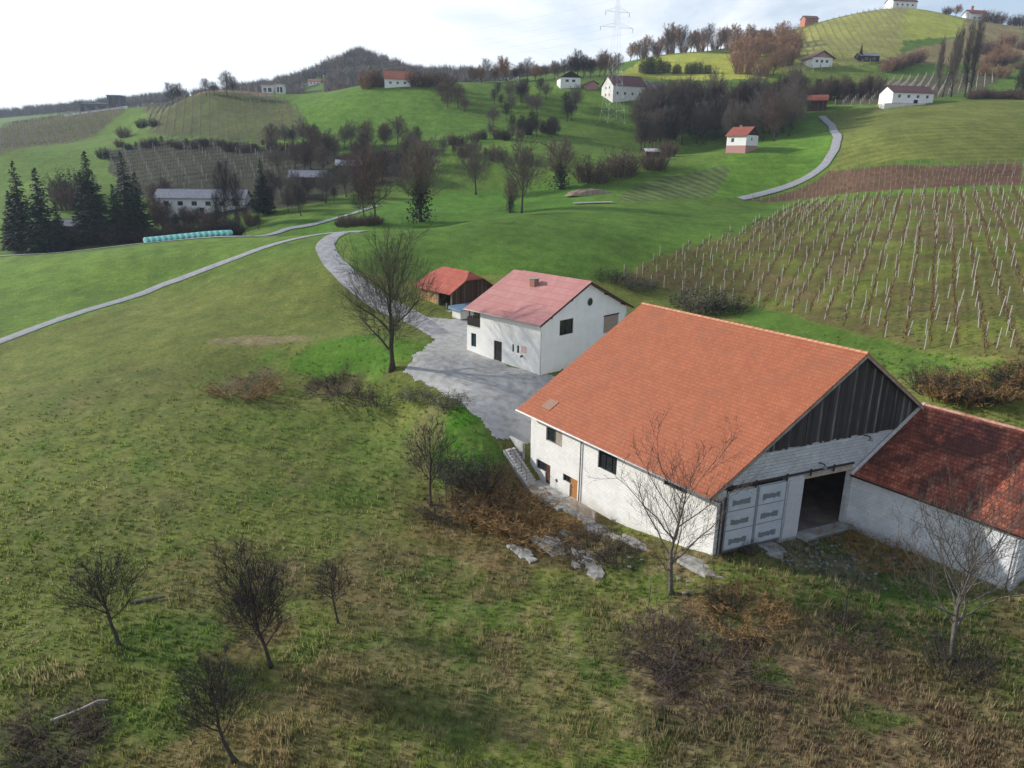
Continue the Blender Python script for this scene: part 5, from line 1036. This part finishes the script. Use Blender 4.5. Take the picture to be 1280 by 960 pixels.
# left valley: spruces, bushes
for px, py, hp, lb in ((35,316,108,'tall dark spruce, leftmost of the valley row'),(60,318,102,'spruce right of the leftmost tall spruce'),(22,312,70,'short spruce at the left edge of the row'),(78,316,60,'low spruce under the two tall ones'),(122,305,108,'broad spruce left of the terraced slope'),(112,300,80,'spruce partly behind the broad spruce'),(165,300,104,'slender spruce before the terraced slope'),(178,300,80,'lower spruce right of the slender one'),(150,304,70,'young spruce between broad and slender spruces'),(330,268,64,'single dark spruce right of the grey-roofed house')):
    pv('FG'[px % 2], px, py, hp, lb, 'tree', 'dark spruces in the left valley', 180, 1.3)
for i in range(26): px = 95+i*8; pv('USU'[i % 3], px, 306-i*.4, 12+wr.random()*12, 'dark bush in the thicket behind the bale row', 'shrub', 'thicket behind the bale row', 180, 1.4)
for i in range(26):
    px = (330+wr.random()*110) if i % 3 else (185+wr.random()*30); py = 292-(px-190)*.11-wr.random()*36; pv('CDB'[i % 3], px, py, 20+wr.random()*18, 'bare tree in the gardens of the left valley', 'tree', 'bare trees in the left valley', 195, 1)
for px, hp in ((284,88),(299,72),(274,50)): pv('D', px, 292, hp, 'tall reddish bare tree before the grey-roofed house', 'tree', 'reddish trees before the grey-roofed house', 190, .6)
for i in range(16): pv('DCS'[i % 3], 196+i*8.5, 288-wr.random()*10, 13+wr.random()*10, 'dark tree crowding round the grey-roofed house', 'tree', 'trees round the grey-roofed house', 190, 1)
for i in range(40): pv('CBD'[i % 3], 335+wr.random()*200, 180+wr.random()*50, 20+wr.random()*16, 'bare tree in the hollow beneath the grassy hill', 'tree', 'trees in the hollow', 250, 1.2)
for i in range(24): px = 150+i*10.5; pv('SUD'[i % 3], px, 184+3*sin(i)+(i > 12)*4, 8+wr.random()*6, 'dark hedge bush above the terraced slope', 'shrub', 'hedge above the terraces', 290, 1.0)
for px, py, hp in ((130,198,14),(155,172,14),(92,252,40),(85,262,34),(178,160,12),(192,158,10)): pv('US'[px % 2], px, py, hp, 'isolated bush on the green strip of the left hill', 'shrub', 'bushes on the green strip', 200, 1)
for px, hp in ((215,26),(222,22),(258,20),(284,28),(292,22),(268,16)): pv('D', px, 119, hp, 'dark tree behind the brown hilltop', 'tree', 'trees behind the brown hilltop', 395, 1.4)
for px, py, hp in ((1238,18,14),(1250,19,13),(1195,16,12),(1268,24,12),(1280,28,16),(1184,14,9)): pv('SO'[px % 2], px, py, hp, 'bush beside the skyline house with red roof', 'shrub', 'bushes on the right skyline', 600, 1.2)
# far wooded hill and far left ridge: one continuous wood
def forest(name, label, region, n, hm, colm, seed, size=1.0):
    rn = random.Random(seed); S = Fast()
    for i in range(n):
        x, y, z = region(rn); h = hm*rn.uniform(.6, 1.25); w_ = h*.33; 
        for k in range(34):
            a = rn.random()*2*pi; e = rn.random(); p = Vector((x+cos(a)*w_*.5*e, y+sin(a)*w_*.5*e, z+h*rn.uniform(.15, .6))); q = Vector((x+cos(a)*w_*(.5+e*.7), y+sin(a)*w_*(.5+e*.7), z+h*rn.uniform(.5, 1.0))); S.sliver(p, q, .3*size, rn)
        S.sliver(Vector((x, y, z-.5)), Vector((x, y, z+h)), .4, rn)
    o = S.build(name, colm); tag(o, label, 'woodland', kind='stuff'); return o
VILLA = at(393, 106, 500)
def regpoly(P):
    x0, y0 = P.min(0); x1, y1 = P.max(0); R_ = np.random.RandomState(5); X = R_.uniform(x0, x1, 9000); Y = R_.uniform(y0, y1, 9000); k = inpoly(P, X, Y) & ~((np.abs(X-VILLA[0]*Y/VILLA[1]) < 11) & (Y < VILLA[1]+9) & (Y > VILLA[1]-160)); it = iter(list(zip(X[k], Y[k], hgt(X[k], Y[k]))))
    def f(rn): return next(it)
    return f
def P_at(pts): return np.array([aty(px, 130, Y)[:2] for px, Y in pts])
M_FARW = mat('far_wood', (.07, .075, .06), (.20, .15, .12), rough=.9, scale=.03, detail=5); M_FARW2 = leafless('far_wood_rust', (.30, .18, .11), (.2, .13, .09))
forest('hilltop_trees', 'tall dark trees on the point of the wooded hill', regpoly(P_at([(437,860),(462,860),(466,930),(437,930)])), 60, 15, M_FARW, 9, 1.2)
forest('distant_woodland', 'bluish brown woodland covering the pointed hill on the skyline', regpoly(P_at([(235,1050),(330,700),(400,640),(560,640),(600,800),(560,960),(300,1050)])), 1500, 14, M_FARW, 1, 1.4)
forest('rusty_woodland', 'rust-brown patch of woodland on the flank of the pointed hill', regpoly(P_at([(375,640),(430,640),(440,760),(395,800)])), 130, 11, M_FARW2, 2, 1.2)
forest('ridge_woodland', 'hazy line of woodland along the far left ridge', regpoly(P_at([(-20,1750),(-20,1200),(100,1000),(235,900),(235,1150),(100,1400)])), 1100, 14, M_FARW, 3, 1.6)
forest('skyline_woodland', 'faint wood on the skyline between pointed hill and pylon', regpoly(P_at([(560,620),(760,560),(760,760),(580,860)])), 420, 11, M_FARW, 4, 1.2)
# ================================================================= vineyards, grass
def hgts(X, Y): return hgt(np.array(X), np.array(Y))
M_POST = mat('vineyard_post', (.5, .48, .44), (.36, .34, .31), rough=.9, scale=3); M_POSTF = mat('far_post', (.30, .28, .25), (.2, .18, .16), rough=.9)
M_VINE = leafless('vine_canes', (.19, .12, .07), (.12, .08, .045)); M_VINER = leafless('red_vine_canes', (.17, .08, .06), (.12, .06, .045)); M_VINEY = leafless('yellow_vine_canes', (.28, .24, .09), (.2, .17, .08))
def rows_in(P, ang, gap, step, jit=.15, seed=1):
    """points of parallel rows inside polygon P; rows run at angle ang (world xy)"""
    R_ = np.random.RandomState(seed); d = np.array([cos(ang), sin(ang)]); n = np.array([-d[1], d[0]]); c = P.mean(0); R = np.hypot(*(P-c).T).max(); out = []
    ks = np.arange(-int(R/gap)-1, int(R/gap)+2); s = np.arange(-R, R, step)
    for k in ks:
        q = c+n*k*gap+d*(s+R_.rand()*step*.2)[:, None]; q = q[inpoly(P, q[:, 0], q[:, 1])]
        if len(q): out.append([tuple(p) for p in q+R_.normal(0, jit*.3, q.shape)])
    return out
VP = [np.array(P) for n_, P, *_ in REGP if n_ == 'near vineyard'][0]
# rows run up the slope
a_ = at(1164, 432); b_ = at(1170, 275); ANG = atan2(b_[1]-a_[1], b_[0]-a_[0])
rows = rows_in(VP, ANG, 2.45, 4.6, jit=1.4)
pts = [p for r_ in rows for p in r_]
def vis(p):
    v = np.array([p[0], p[1], h1(*p)+1])-np.array([0, 0, CH]); d = v@FW; x = 640+v@CR/d*FPX; y = 480-v@CU/d*FPX; return -10 < x < 1290 and y < 900
pts = [p for p in pts if vis(p)]; pts.sort(key=lambda p: hypot(*p)); print('vine posts', len(pts))
Z = hgts([p[0] for p in pts], [p[1] for p in pts]); pr = random.Random(8); post0 = None
far_posts = MB()
for i, (p, z) in enumerate(zip(pts, Z)):
    if i < 300:
        if post0 is None: mb = MB(); mb.tube([(0, 0, -.3), (0, 0, 1.0), (0, 0, 2.05)], [.06, .055, .05], 6); o = post0 = mb.build('vineyard_post', M_POST)
        else: o = post0.copy(); col.objects.link(o)
        o.location = (p[0], p[1], z); s_ = pr.uniform(.85, 1.15); o.scale = (1, 1, s_); o.rotation_euler = (pr.gauss(0, .05), pr.gauss(0, .05), 0); tag(o, 'pale vineyard post on the slope behind the barn', 'post', 'vineyard posts behind the barn')
    else: far_posts.tube([(p[0], p[1], z-.2), (p[0], p[1], z+2)], .06, 4)
if far_posts.v: tag(far_posts.build('far_vineyard_posts', M_POST), 'farther pale posts of the same vineyard', 'posts', kind='stuff')
def vines(name, label, P, ang, gap, step, m, H=1.5, n=6, tw=.02, seed=3, wires=True, posts=0, pm=None):
    rn = random.Random(seed); S = Fast(); rr = rows_in(P, ang, gap, step, seed=seed)
    xs = [p[0] for r_ in rr for p in r_]; ys = [p[1] for r_ in rr for p in r_]
    if not xs: return
    zs = hgts(xs, ys); k = 0; W_ = MB()
    for r_ in rr:
        for j, p in enumerate(r_):
            z = zs[k]; b = Vector((p[0], p[1], z-.1)); t_ = b+Vector((rn.gauss(0, .1), rn.gauss(0, .1), H*.55)); S.sliver(b, t_, tw*1.6, rn)
            for q in range(n): e = t_+Vector((cos(ang)*rn.gauss(0, step*.35)+rn.gauss(0, .12), sin(ang)*rn.gauss(0, step*.35)+rn.gauss(0, .12), rn.uniform(-.1, H*.5))); S.sliver(t_, e, tw, rn)
            if posts and j % posts == 0: W_.tube([(p[0], p[1], z-.2), (p[0], p[1], z+H*1.25)], tw*2.2, 4)
            k += 1
    n0 = len(S.v); mats = [m, pm or M_POSTF]
    mb = MB(); mb.v = S.v+W_.v; mb.f = S.f+[tuple(i+n0 for i in f) for f in W_.f]; mb.mi = [0]*len(S.f)+[1]*len(W_.f)
    tag(mb.build(name, mats), label, 'vines', kind='stuff')
vines('grapevines', 'leafless brown vines in rows between the pale posts', VP, ANG, 2.45, .8, M_VINE, H=1.7, n=13, tw=.036)
def RP(nm): return [np.array(P) for n_, P, *_ in REGP if n_ == nm][0]
vines('red_grapevines', 'reddish vine rows beyond the top of the slope', RP('red vineyard'), radians(80), 2.4, 1.3, M_VINER, H=1.6, n=7, tw=.03, posts=4)
vines('left_grapevines', 'brown vine rows on the far left hill', RP('left vineyard'), radians(70), 4, 2.2, M_VINE, H=2.0, n=6, tw=.07, posts=3)
vines('hill_grapevines', 'vine rows below the brown hilltop', RP('vineyard hill'), radians(110), 4, 1.8, M_VINE, H=1.9, n=6, tw=.06, posts=4)
vines('summit_grapevines', 'yellowish vine rows on the sunlit summit', RP('top vineyard'), radians(75), 5, 2.5, M_VINEY, H=1.9, n=5, tw=.08, posts=3)
vines('rear_grapevines', 'dark vine rows sloping behind the long white house', RP('rear vineyard'), radians(60), 3.6, 1.8, M_VINE, H=1.9, n=6, tw=.05, posts=3, pm=mat('pale_far_post', (.45, .42, .4), (.35, .33, .3)))
vines('terrace_grapevines', 'dark overgrown vine terraces above the grey-roofed house', RP('terraces'), radians(8), 7, 1.0, leafless('dark_vines', (.06, .05, .04), (.04, .034, .03)), H=2.2, n=8, tw=.06, posts=6)
# ---- rough grass of the near slopes
def grass(name, label, n, ymax, hgt_rng, seed, dry=False):
    R_ = np.random.RandomState(seed)
    px = R_.uniform(-30, 1310, n*2); t_ = R_.uniform(0, 1, n*2); py = 990-t_**.9*560
    d = FW[None]+CR[None]*((px-640)/FPX)[:, None]-CU[None]*((py-480)/FPX)[:, None]
    T = (0-CH)/d[:, 2]; x = d[:, 0]*T; y = d[:, 1]*T
    k_ = y < ymax; x = x[k_][:n]; y = y[k_][:n]; h = hgt(x, y); hm = hard_mask(x, y); a, b = barn_uv(x, y); vv = np.hypot(x, y)
    ok = (R_.uniform(0, 1, len(x)) < smooth(ymax, ymax*.5, vv)) & (hm < .3) & ~((b > -.3) & (b < 26) & (a > -13.5-.207*0) & (a < 23.5) & ~((a < -.2+(-.207*b)) & (b < 13.0))) & ~((a > 14) & (a < 23.6) & (b > -2.6) & (b < 0))
    if dry:
        w_ = fbm(x/4, y/4, 91, 3)+.22*smooth(-6, 18, x); ok &= w_ > .62
    x = x[ok]; y = y[ok]; h = h[ok]; m_ = len(x); dist = np.hypot(x, y)
    C = ground_color(x, y); nb = 4
    x = np.repeat(x, nb); y = np.repeat(y, nb); h = np.repeat(h, nb); C = np.repeat(C, nb, 0); dist = np.repeat(dist, nb); M_ = len(x)
    sz = R_.uniform(*hgt_rng, M_)*(.4+1.4*smooth(.35, .7, fbm(x/1.1, y/1.1, 55, 3)))*(1 if not dry else 1.4); wd = (.022+.0006*dist)*(1 if not dry else .8); an = R_.uniform(0, 2*pi, M_); x = x+R_.normal(0, .09, M_); y = y+R_.normal(0, .09, M_); lx = R_.normal(0, .3, M_)*sz; ly = R_.normal(0, .3, M_)*sz
    V_ = np.empty((M_, 3, 3)); V_[:, 0] = np.stack([x-np.cos(an)*wd, y-np.sin(an)*wd, h-.05], -1); V_[:, 1] = np.stack([x+np.cos(an)*wd, y+np.sin(an)*wd, h-.05], -1); V_[:, 2] = np.stack([x+lx, y+ly, h+sz+.1], -1)
    me = bpy.data.meshes.new(name); me.vertices.add(M_*3); me.vertices.foreach_set('co', V_.ravel()); me.loops.add(M_*3); me.loops.foreach_set('vertex_index', np.arange(M_*3, dtype=np.int32)); me.polygons.add(M_); me.polygons.foreach_set('loop_start', np.arange(M_, dtype=np.int32)*3); me.update(calc_edges=True)
    ca = me.color_attributes.new('cover', 'FLOAT_COLOR', 'POINT'); f = R_.uniform(1.1, 1.9, (M_, 1)); Cb = C*f
    if dry: Cb = Cb*.35+np.array([.27, .21, .12])*.65*f
    cc = np.ones((M_*3, 4), np.float32); cc[:, :3] = np.repeat(Cb, 3, 0); ca.data.foreach_set('color', cc.ravel())
    mt, tt, b_ = newmat(name); b_.inputs['Roughness'].default_value = .85; b_.inputs['Specular IOR Level'].default_value = .15; vc = tt.nodes.new('ShaderNodeVertexColor'); vc.layer_name = 'cover'; tt.links.new(vc.outputs[0], b_.inputs['Base Color']); tl = tt.nodes.new('ShaderNodeBsdfTranslucent'); tt.links.new(vc.outputs[0], tl.inputs['Color']); ms = tt.nodes.new('ShaderNodeMixShader'); ms.inputs[0].default_value = .5; mo = [n for n in tt.nodes if n.type == 'OUTPUT_MATERIAL'][0]; tt.links.new(b_.outputs[0], ms.inputs[1]); tt.links.new(tl.outputs[0], ms.inputs[2]); tt.links.new(ms.outputs[0], mo.inputs['Surface']); me.materials.append(mt)
    # normals of blades follow the ground so they shade like turf
    o = bpy.data.objects.new(name, me); col.objects.link(o); tag(o, label, 'grass', kind='stuff'); print(name, M_)
grass('meadow_grass', 'short tufted grass of the near slope', 26000, 115, (.04, .16), 1)
grass('dry_weeds', 'taller dry weeds mixed through the meadow', 15000, 75, (.06, .25), 2, dry=True)
# ---- loose rubble outside the barn door
rb = MB(); q = random.Random(21)
for i in range(170):
    px = 1040+q.gauss(0, 45); py = 690+q.gauss(0, 16)
    if i > 140: px = 890+q.gauss(0, 60); py = 725+q.gauss(0, 12)
    p = at(px, py) if i % 4 == 0 else p
    x, y = p[0]+q.gauss(0, .8), p[1]+q.gauss(0, .8); a, b = barn_uv(x, y)
    if b > -.3 and a > -.3-.2*b or b > 12.9: continue
    s = q.uniform(.04, .13); rb.hexa([(x+dx*s*q.uniform(.6, 1.2), y+dy*s*q.uniform(.6, 1.2), p[2]+dz*s*.7) for dz in (-.5, 1) for dx, dy in ((-1, -1), (1, -1), (1, 1), (-1, 1))])
tag(rb.build('stone_rubble', mat('dull_stone', (.3, .29, .27), (.2, .19, .17), rough=.95, scale=2)), 'pale stone rubble scattered outside the barn doors', 'rubble', kind='stuff')
# ================================================================= far houses, bales, pylon
def fh(name, label, cat, px, py, ymin, rz, W, L, h, rise, wm, rm, face='L', **kw):
    """px,py: middle of the foot of the face turned to the camera"""
    p = at(px, py, ymin); rz = radians(rz); mid = {'L': (0, L/2), 'F': (W/2, 0), 'B': (W/2, L), 'R': (W, L/2)}[face]; o = rot(mid, rz)
    return house(name, label, cat, (p[0]-o[0], p[1]-o[1], p[2]), rz, W, L, h, rise, wm, rm, far=True, basement=5, fm=kw.pop('fm', M_WHITEFRAME), rth=.2, **kw)
def ws(face, n, a0, a1, z0, z1, w_): return [(face, a0+(a1-a0)*i/max(1, n-1), a0+(a1-a0)*i/max(1, n-1)+w_, z0, z1, 0) for i in range(n)]
fh('small_house', 'white and salmon house with orange-red roof below the dark wood', 'house', 919, 191, 230, 42, 7.5, 7.5, 5.6, 2.9, M_WHITE, M_REDROOF, win=[('L', 4.6, 5.8, 3.4, 4.8, 0), ('F', 3, 4, 4, 5, 0)], doors=[('L', 3.2, 5.6, 0, 2.2), ('L', .8, 2, 0, 2.2)], plinth=(2.4, M_PINK), gm=M_DARKWOOD, chim=(4.2, 5, .7, .8))
fh('long_house', 'long white house with maroon roof at the top of the meadow', 'house', 1140, 131, 300, 100, 9, 19, 4.8, 2.9, M_WHITE, M_MAROON, win=ws('L', 4, 2.2, 15.2, 2.6, 3.9, 1.4)+[('F', 3, 4.2, 2.4, 3.6, 0)], doors=[('L', 7, 9, .2, 2)], plinth=(.6, M_PINK))
mb = MB(); p = at(1128, 132, 300); mb.box(-9, 8, -.5, 4, -3, .6); o = fixn(mb.build('terrace_wall', M_WHITE2)); o.location = (p[0], p[1]-2.5, p[2]); tag(o, 'low white terrace wall before the long white house', 'wall')
fh('old_farmhouse', 'big farmhouse with dark red roof and white gable beside the pylon', 'house', 786, 126, 330, 112, 11, 17, 6.5, 4.6, M_WHITE2, M_MAROON, win=ws('L', 4, 2, 14, 2.4, 3.7, 1.3)+[('B', 3, 4, 5, 6.2, 0), ('B', 6.4, 7.4, 5, 6.2, 0), ('B', 3, 4, 2, 3.2, 0), ('B', 6.4, 7.4, 2, 3.2, 0)])
fh('grey_barn', 'low grey-roofed barn right of the big farmhouse', 'barn', 817, 121, 330, 108, 9, 10, 3.4, 3.4, M_DARKBOARD, M_GREYROOF)
fh('cottage', 'small white cottage with dark gable roof left of the big farmhouse', 'house', 713, 110, 340, 8, 10, 9, 4.6, 3.2, M_WHITE, M_BROWNROOF, face='F', win=[('F', 2.4, 4.2, 2.6, 3.9, 0), ('F', 5.6, 7.4, 2.6, 3.9, 0)], gm=M_DARKWOOD)
fh('brick_hut', 'little reddish hut between cottage and big farmhouse', 'shed', 741, 112, 345, 20, 5, 5, 2.6, 1.6, M_PINK, M_BROWNROOF, face='F')
fh('chalet', 'brown-roofed chalet with white gable on the sunlit slope', 'house', 1027, 84, 420, 10, 13, 12, 4.8, 4.2, M_WHITE, M_BROWNROOF, face='F', win=ws('F', 3, 2.2, 8.6, 2.4, 4.0, 1.8)+[('F', 5.6, 7.4, 5.5, 6.8, 0)], ov=(1.2, 1.2), gm=M_PINK)
fh('dark_barn', 'dark low barn with two white windows right of the chalet', 'barn', 1087, 77, 420, 96, 7, 12, 3.2, 2, M_DARKWOOD, M_GREYROOF, win=ws('L', 2, 2.5, 7.5, 1.0, 2.4, 1.8))
fh('field_barn', 'red-roofed dark barn at the top of the lane bend', 'barn', 1020, 139, 300, 70, 8, 8, 4.4, 2.6, M_DARKBOARD, M_REDROOF)
fh('hut', 'tiny pale-roofed hut beside the brown bushes', 'hut', 816, 196, 235, 95, 4, 5, 1.9, 1.0, M_DARKBOARD, mat('pale_sheet', (.6, .6, .6), (.45, .45, .45)))
fh('hilltop_house', 'white hilltop house with bright orange-red roof by the golden tree', 'house', 497, 109, 372, 98, 9, 12.5, 3.8, 4.2, M_WHITE, M_ORANGEROOF, win=ws('L', 3, 2, 9, 1.4, 2.6, 1.3))
fh('hillside_villa', 'small orange-roofed villa on the wooded hill flank', 'house', 393, 106, 500, 95, 9, 13, 3.4, 2.6, M_WHITE, M_ORANGEROOF, win=ws('L', 3, 2, 9, 1, 2.4, 1.6))
fh('skyline_cabin', 'orange-walled cabin on the skyline left of the summit', 'house', 1015, 24, 560, 95, 9, 11, 4.5, 2.6, mat('orange_render', (.42, .17, .10), (.35, .14, .09)), M_BROWNROOF, win=ws('L', 2, 3, 6.5, 1.6, 3, 1.6))
fh('summit_house', 'white house with dark roof standing on the very summit', 'house', 1131, 9, 650, 97, 12, 22, 5.2, 4.5, M_WHITE, M_MAROON, win=ws('L', 4, 3, 17, 1.8, 3.4, 2))
fh('ridge_house', 'white red-roofed house on the skyline far right', 'house', 1224, 24, 620, 98, 11, 17, 5.4, 3.8, M_WHITE, M_REDROOF, win=ws('L', 3, 3, 12, 1.6, 3, 2), chim=(5, 13, 1.6, 3.2))
fh('ridge_cottage', 'small pale cottage at the right edge of the skyline', 'house', 958, 36, 520, 95, 8, 10, 3.4, 2.6, M_WHITE2, M_BROWNROOF)
fh('grey_roofed_house', 'long white house under a blue-grey roof in the left valley', 'house', 252, 268, 195, 97, 9, 27, 5.0, 2.6, M_WHITE, M_GREYROOF, win=ws('L', 6, 2, 23, 2.7, 4, 1.6), doors=[('L', 12.5, 14, 0, 2.1)], fm=M_DARKWOOD)
fh('valley_shed', 'dark old shed with pale roof edge among the spruces', 'shed', 100, 300, 190, 110, 7, 9, 4.2, 1.8, M_DARKBOARD, M_GREYROOF)
fh('brick_cabin', 'tiny reddish cabin at the left edge below the spruces', 'shed', 14, 309, 190, 80, 4, 4, 2, 1.2, M_PINK, M_REDROOF)
fh('dark_cottage', 'dark cottage half hidden by trees below the white-roofed shed', 'house', 385, 232, 215, 98, 7, 12, 2.8, 2.2, M_DARKBOARD, M_GREYROOF, win=ws('L', 2, 2, 8, .9, 1.9, 1.2))
fh('white_roofed_shed', 'shed with bright white sheet roof in the valley hollow', 'shed', 436, 216, 235, 100, 7, 8.5, 2.6, 1.8, M_DARKBOARD, mat('white_sheet', (.75, .76, .76), (.65, .66, .66), rough=.5))
# flat modern blocks on the left skyline
for px, py, ym, wd, dp, hh, lb in ((341, 122, 415, 6, 6, 3.8, 'stepped white modern block behind the grassy hill'), (356, 122, 415, 4, 6, 4.6, 'narrow white modern block right of the stepped block'), (130, 134, 505, 16, 9, 4.5, 'flat dark modern house on the left vineyard crest'), (152, 132, 505, 8, 8, 8, 'taller dark block right of the flat modern house'), (118, 130, 505, 9, 8, 6.5, 'glass-fronted block left on the vineyard crest')):
    p = crest(px, 395, 430) if px > 300 else crest(px, 440, 540); t = empty('modern_house', (p[0], p[1], p[2]), radians(4)); tag(t, lb, 'house', 'modern houses on the left skyline')
    w_ = M_WHITE if 'white' in lb else mat('slate_render', (.16, .18, .22), (.12, .13, .16)); F = Face((-wd/2, 0), (1, 0), (0, 1)); ops = [(wd*.15, wd*.42, .6, hh-1.2), (wd*.55, wd*.88, .6, hh-1.2)]
    mb = MB(); wall_cut(mb, F, 0, wd, -4, hh, .3, ops); mb.box(-wd/2, -wd/2+.3, .302, dp, -4, hh); mb.box(wd/2-.3, wd/2, .302, dp, -4, hh); mb.box(-wd/2+.302, wd/2-.302, dp-.3, dp, -4, hh); fixn(mb.build('wall', w_, t))
    mb = MB(); mb.box(-wd/2-.5, wd/2+.5, -.6, dp+.3, hh+.003, hh+.35); fixn(mb.build('flat_roof', M_WHITE2, t))
    for o_ in ops: window(F, *o_, t, M_DARKWOOD, M_DARKGLASS, depth=.1, bars=1, fw=.12)
p0 = crest(98, 440, 540); p1 = crest(176, 440, 500); p0[1] -= 9; p1[1] -= 9; p0[2] = h1(p0[0], p0[1]); p1[2] = h1(p1[0], p1[1]); mb = MB(); dx = p1[0]-p0[0]; dy = p1[1]-p0[1]; dz = p1[2]-p0[2]; mb.hexa([(0, 0, -2), (dx, dy, dz-2), (dx, dy+.5, dz-2), (0, .5, -2), (0, 0, 1.5), (dx, dy, dz+1.5), (dx, dy+.5, dz+1.5), (0, .5, 1.5)]); o = fixn(mb.build('white_wall', M_WHITE)); o.location = p0; tag(o, 'long thin white wall along the left vineyard crest', 'wall')
# hay bales wrapped in turquoise film
BM = mat('turquoise_film', (.22, .62, .56), (.32, .72, .66), rough=.35, scale=3, bump=.03, spec=.5); b0 = None
for i in range(15):
    t_ = i/14; px = 184+t_*103; py = 302.5-t_*9.5; p = aty(px, 300, 174.5); p[2] = h1(p[0], p[1])
    if b0 is None:
        n = 14; mb = MB(); mb.tube([(-.66, 0, 0), (-.62, 0, 0), (0, 0, 0), (.62, 0, 0), (.66, 0, 0)], [.55, .68, .70, .68, .55], 14); o = b0 = mb.build('wrapped_bale', BM, smooth=False)
    else: o = b0.copy(); col.objects.link(o)
    o.location = (p[0], p[1], p[2]+.72); o.rotation_euler = (pr.gauss(0, .03), 0, radians(62)+pr.gauss(0, .06)); tag(o, 'turquoise film-wrapped hay bale in the long row at the field edge', 'hay bale', 'row of wrapped bales')
for px, py in ((296, 292.5),):
    pass
# earth heap and blue marker things in the valley
p = at(738, 243, 195); mb = MB(); q = random.Random(3); n = 16; ring = []
for k, (r_, z_) in enumerate(((1, -.4), (.8, .6), (.45, 1.3), (.1, 1.5))): ring.append([(8.5*r_*cos(2*pi*i/n)*q.uniform(.9, 1.1), 2.6*r_*sin(2*pi*i/n)*q.uniform(.85, 1.15), z_*q.uniform(.8, 1.2)) for i in range(n)])
for k in range(3):
    for i in range(n): j = (i+1) % n; mb.quad(ring[k][i], ring[k][j], ring[k+1][j], ring[k+1][i])
o = mb.build('earth_heap', mat('bare_earth', (.36, .26, .19), (.2, .15, .10), rough=.95, scale=.8, bump=.1), smooth=False); o.location = p; o.rotation_euler = (0, 0, radians(12)); tag(o, 'long heap of bare brown earth on the valley grass', 'earth heap')
draped_strip('path', np.array([aty(x, y, Y)[:2] for x, y, Y in ((716, 258, 203), (735, 258, 203), (765, 257, 204))]), 2.2, M_ASPH, lift=.25)
# pylon and wires
def pylon():
    p = at(765, 155, 300); t = empty('electricity_pylon', (p[0], p[1], p[2]), radians(20)); tag(t, 'tall pale lattice power pylon standing below the big farmhouse', 'pylon')
    M = mat('galvanised_steel', (.78, .8, .82), (.68, .7, .72), rough=.6, metal=.1); H = (155-14)*sdist(p)/FPX; mb = MB(); nl = 11
    def wd(z): f = z/H; return 3.6*(1-f)**1.3+.55
    zs = [H*(1-(1-i/nl)**1.25) for i in range(nl+1)]
    for i in range(nl):
        a, b = wd(zs[i]), wd(zs[i+1]); A = [(sx*a, sy*a, zs[i]) for sx, sy in ((-1, -1), (1, -1), (1, 1), (-1, 1))]; B = [(sx*b, sy*b, zs[i+1]) for sx, sy in ((-1, -1), (1, -1), (1, 1), (-1, 1))]
        for k in range(4): j = (k+1) % 4; mb.tube([A[k], B[k]], .035, 4); mb.tube([A[k], B[j]], .018, 3); mb.tube([A[j], B[k]], .018, 3); mb.tube([B[k], B[j]], .018, 3)
    mb.build('lattice_tower', M, t)
    for z, w_ in ((H*.78, 7.5), (H*.90, 5.5)):
        a = MB()
        for sx in (-1, 1):
            tip = (sx*w_, 0, z); 
            for sy in (-1, 1): a.tube([(sx*wd(z), sy*wd(z), z), tip], .035, 4); a.tube([(sx*wd(z), sy*wd(z), z+1.6), tip], .03, 4)
            for k in range(1, 4): f = k/4; a.tube([(sx*(wd(z)+(w_-wd(z))*f), -wd(z)*(1-f), z), (sx*(wd(z)+(w_-wd(z))*f), wd(z)*(1-f), z+1.6*(1-f))], .04, 3)
        c = a.build('cross_arm', M, t)
        for sx in (-1, 1): ins = MB(); ins.tube([(sx*w_, 0, z-.05), (sx*w_, 0, z-1.6)], .09, 6); ins.build('insulator', M_METAL, c)
    co, si = cos(radians(20)), sin(radians(20))
    for sx, (z, w_) in ((-1, (H*.78, 7.5)), (1, (H*.78, 7.5)), (-1, (H*.9, 5.5)), (1, (H*.9, 5.5)), (0, (H+1.6, 0))):
        s = (p[0]+sx*w_*co, p[1]+sx*w_*si, p[2]+z-1.6)
        for e, sg in ((np.array([-330., 760., 120.]), 'west'), (np.array([420., 40., 40.]), 'east')):
            if sg == 'east': continue
            n = 24; mb = MB(); E = np.array([e[0]+sx*w_, e[1], e[2]+(z-H*.78)]); P = []
            for i in range(n+1): f = i/n; q_ = np.array(s)*(1-f)+E*f; P.append((q_[0], q_[1], q_[2]-14*4*f*(1-f)))
            mb.tube(P, .02, 3); tag(mb.build('power_line', M_METAL), 'thin power line running left from the pylon over the hills', 'cable', 'power lines from the pylon')
pylon()
# ---------------------------------------------------------------- air
hz = MB(); hz.box(-2700, 2700, -2700, 2700, -300, 235)
mh = bpy.data.materials.new('air'); mh.use_nodes = True; tn = mh.node_tree; tn.nodes.clear(); pvn = tn.nodes.new('ShaderNodeVolumePrincipled'); pvn.inputs['Color'].default_value = (.68, .80, 1, 1); pvn.inputs['Density'].default_value = .00014; pvn.inputs['Anisotropy'].default_value = .2
on = tn.nodes.new('ShaderNodeOutputMaterial'); tn.links.new(pvn.outputs[0], on.inputs['Volume'])
o = fixn(hz.build('haze', mh)); tag(o, 'thin pale haze filling the valley air', 'haze', kind='stuff')
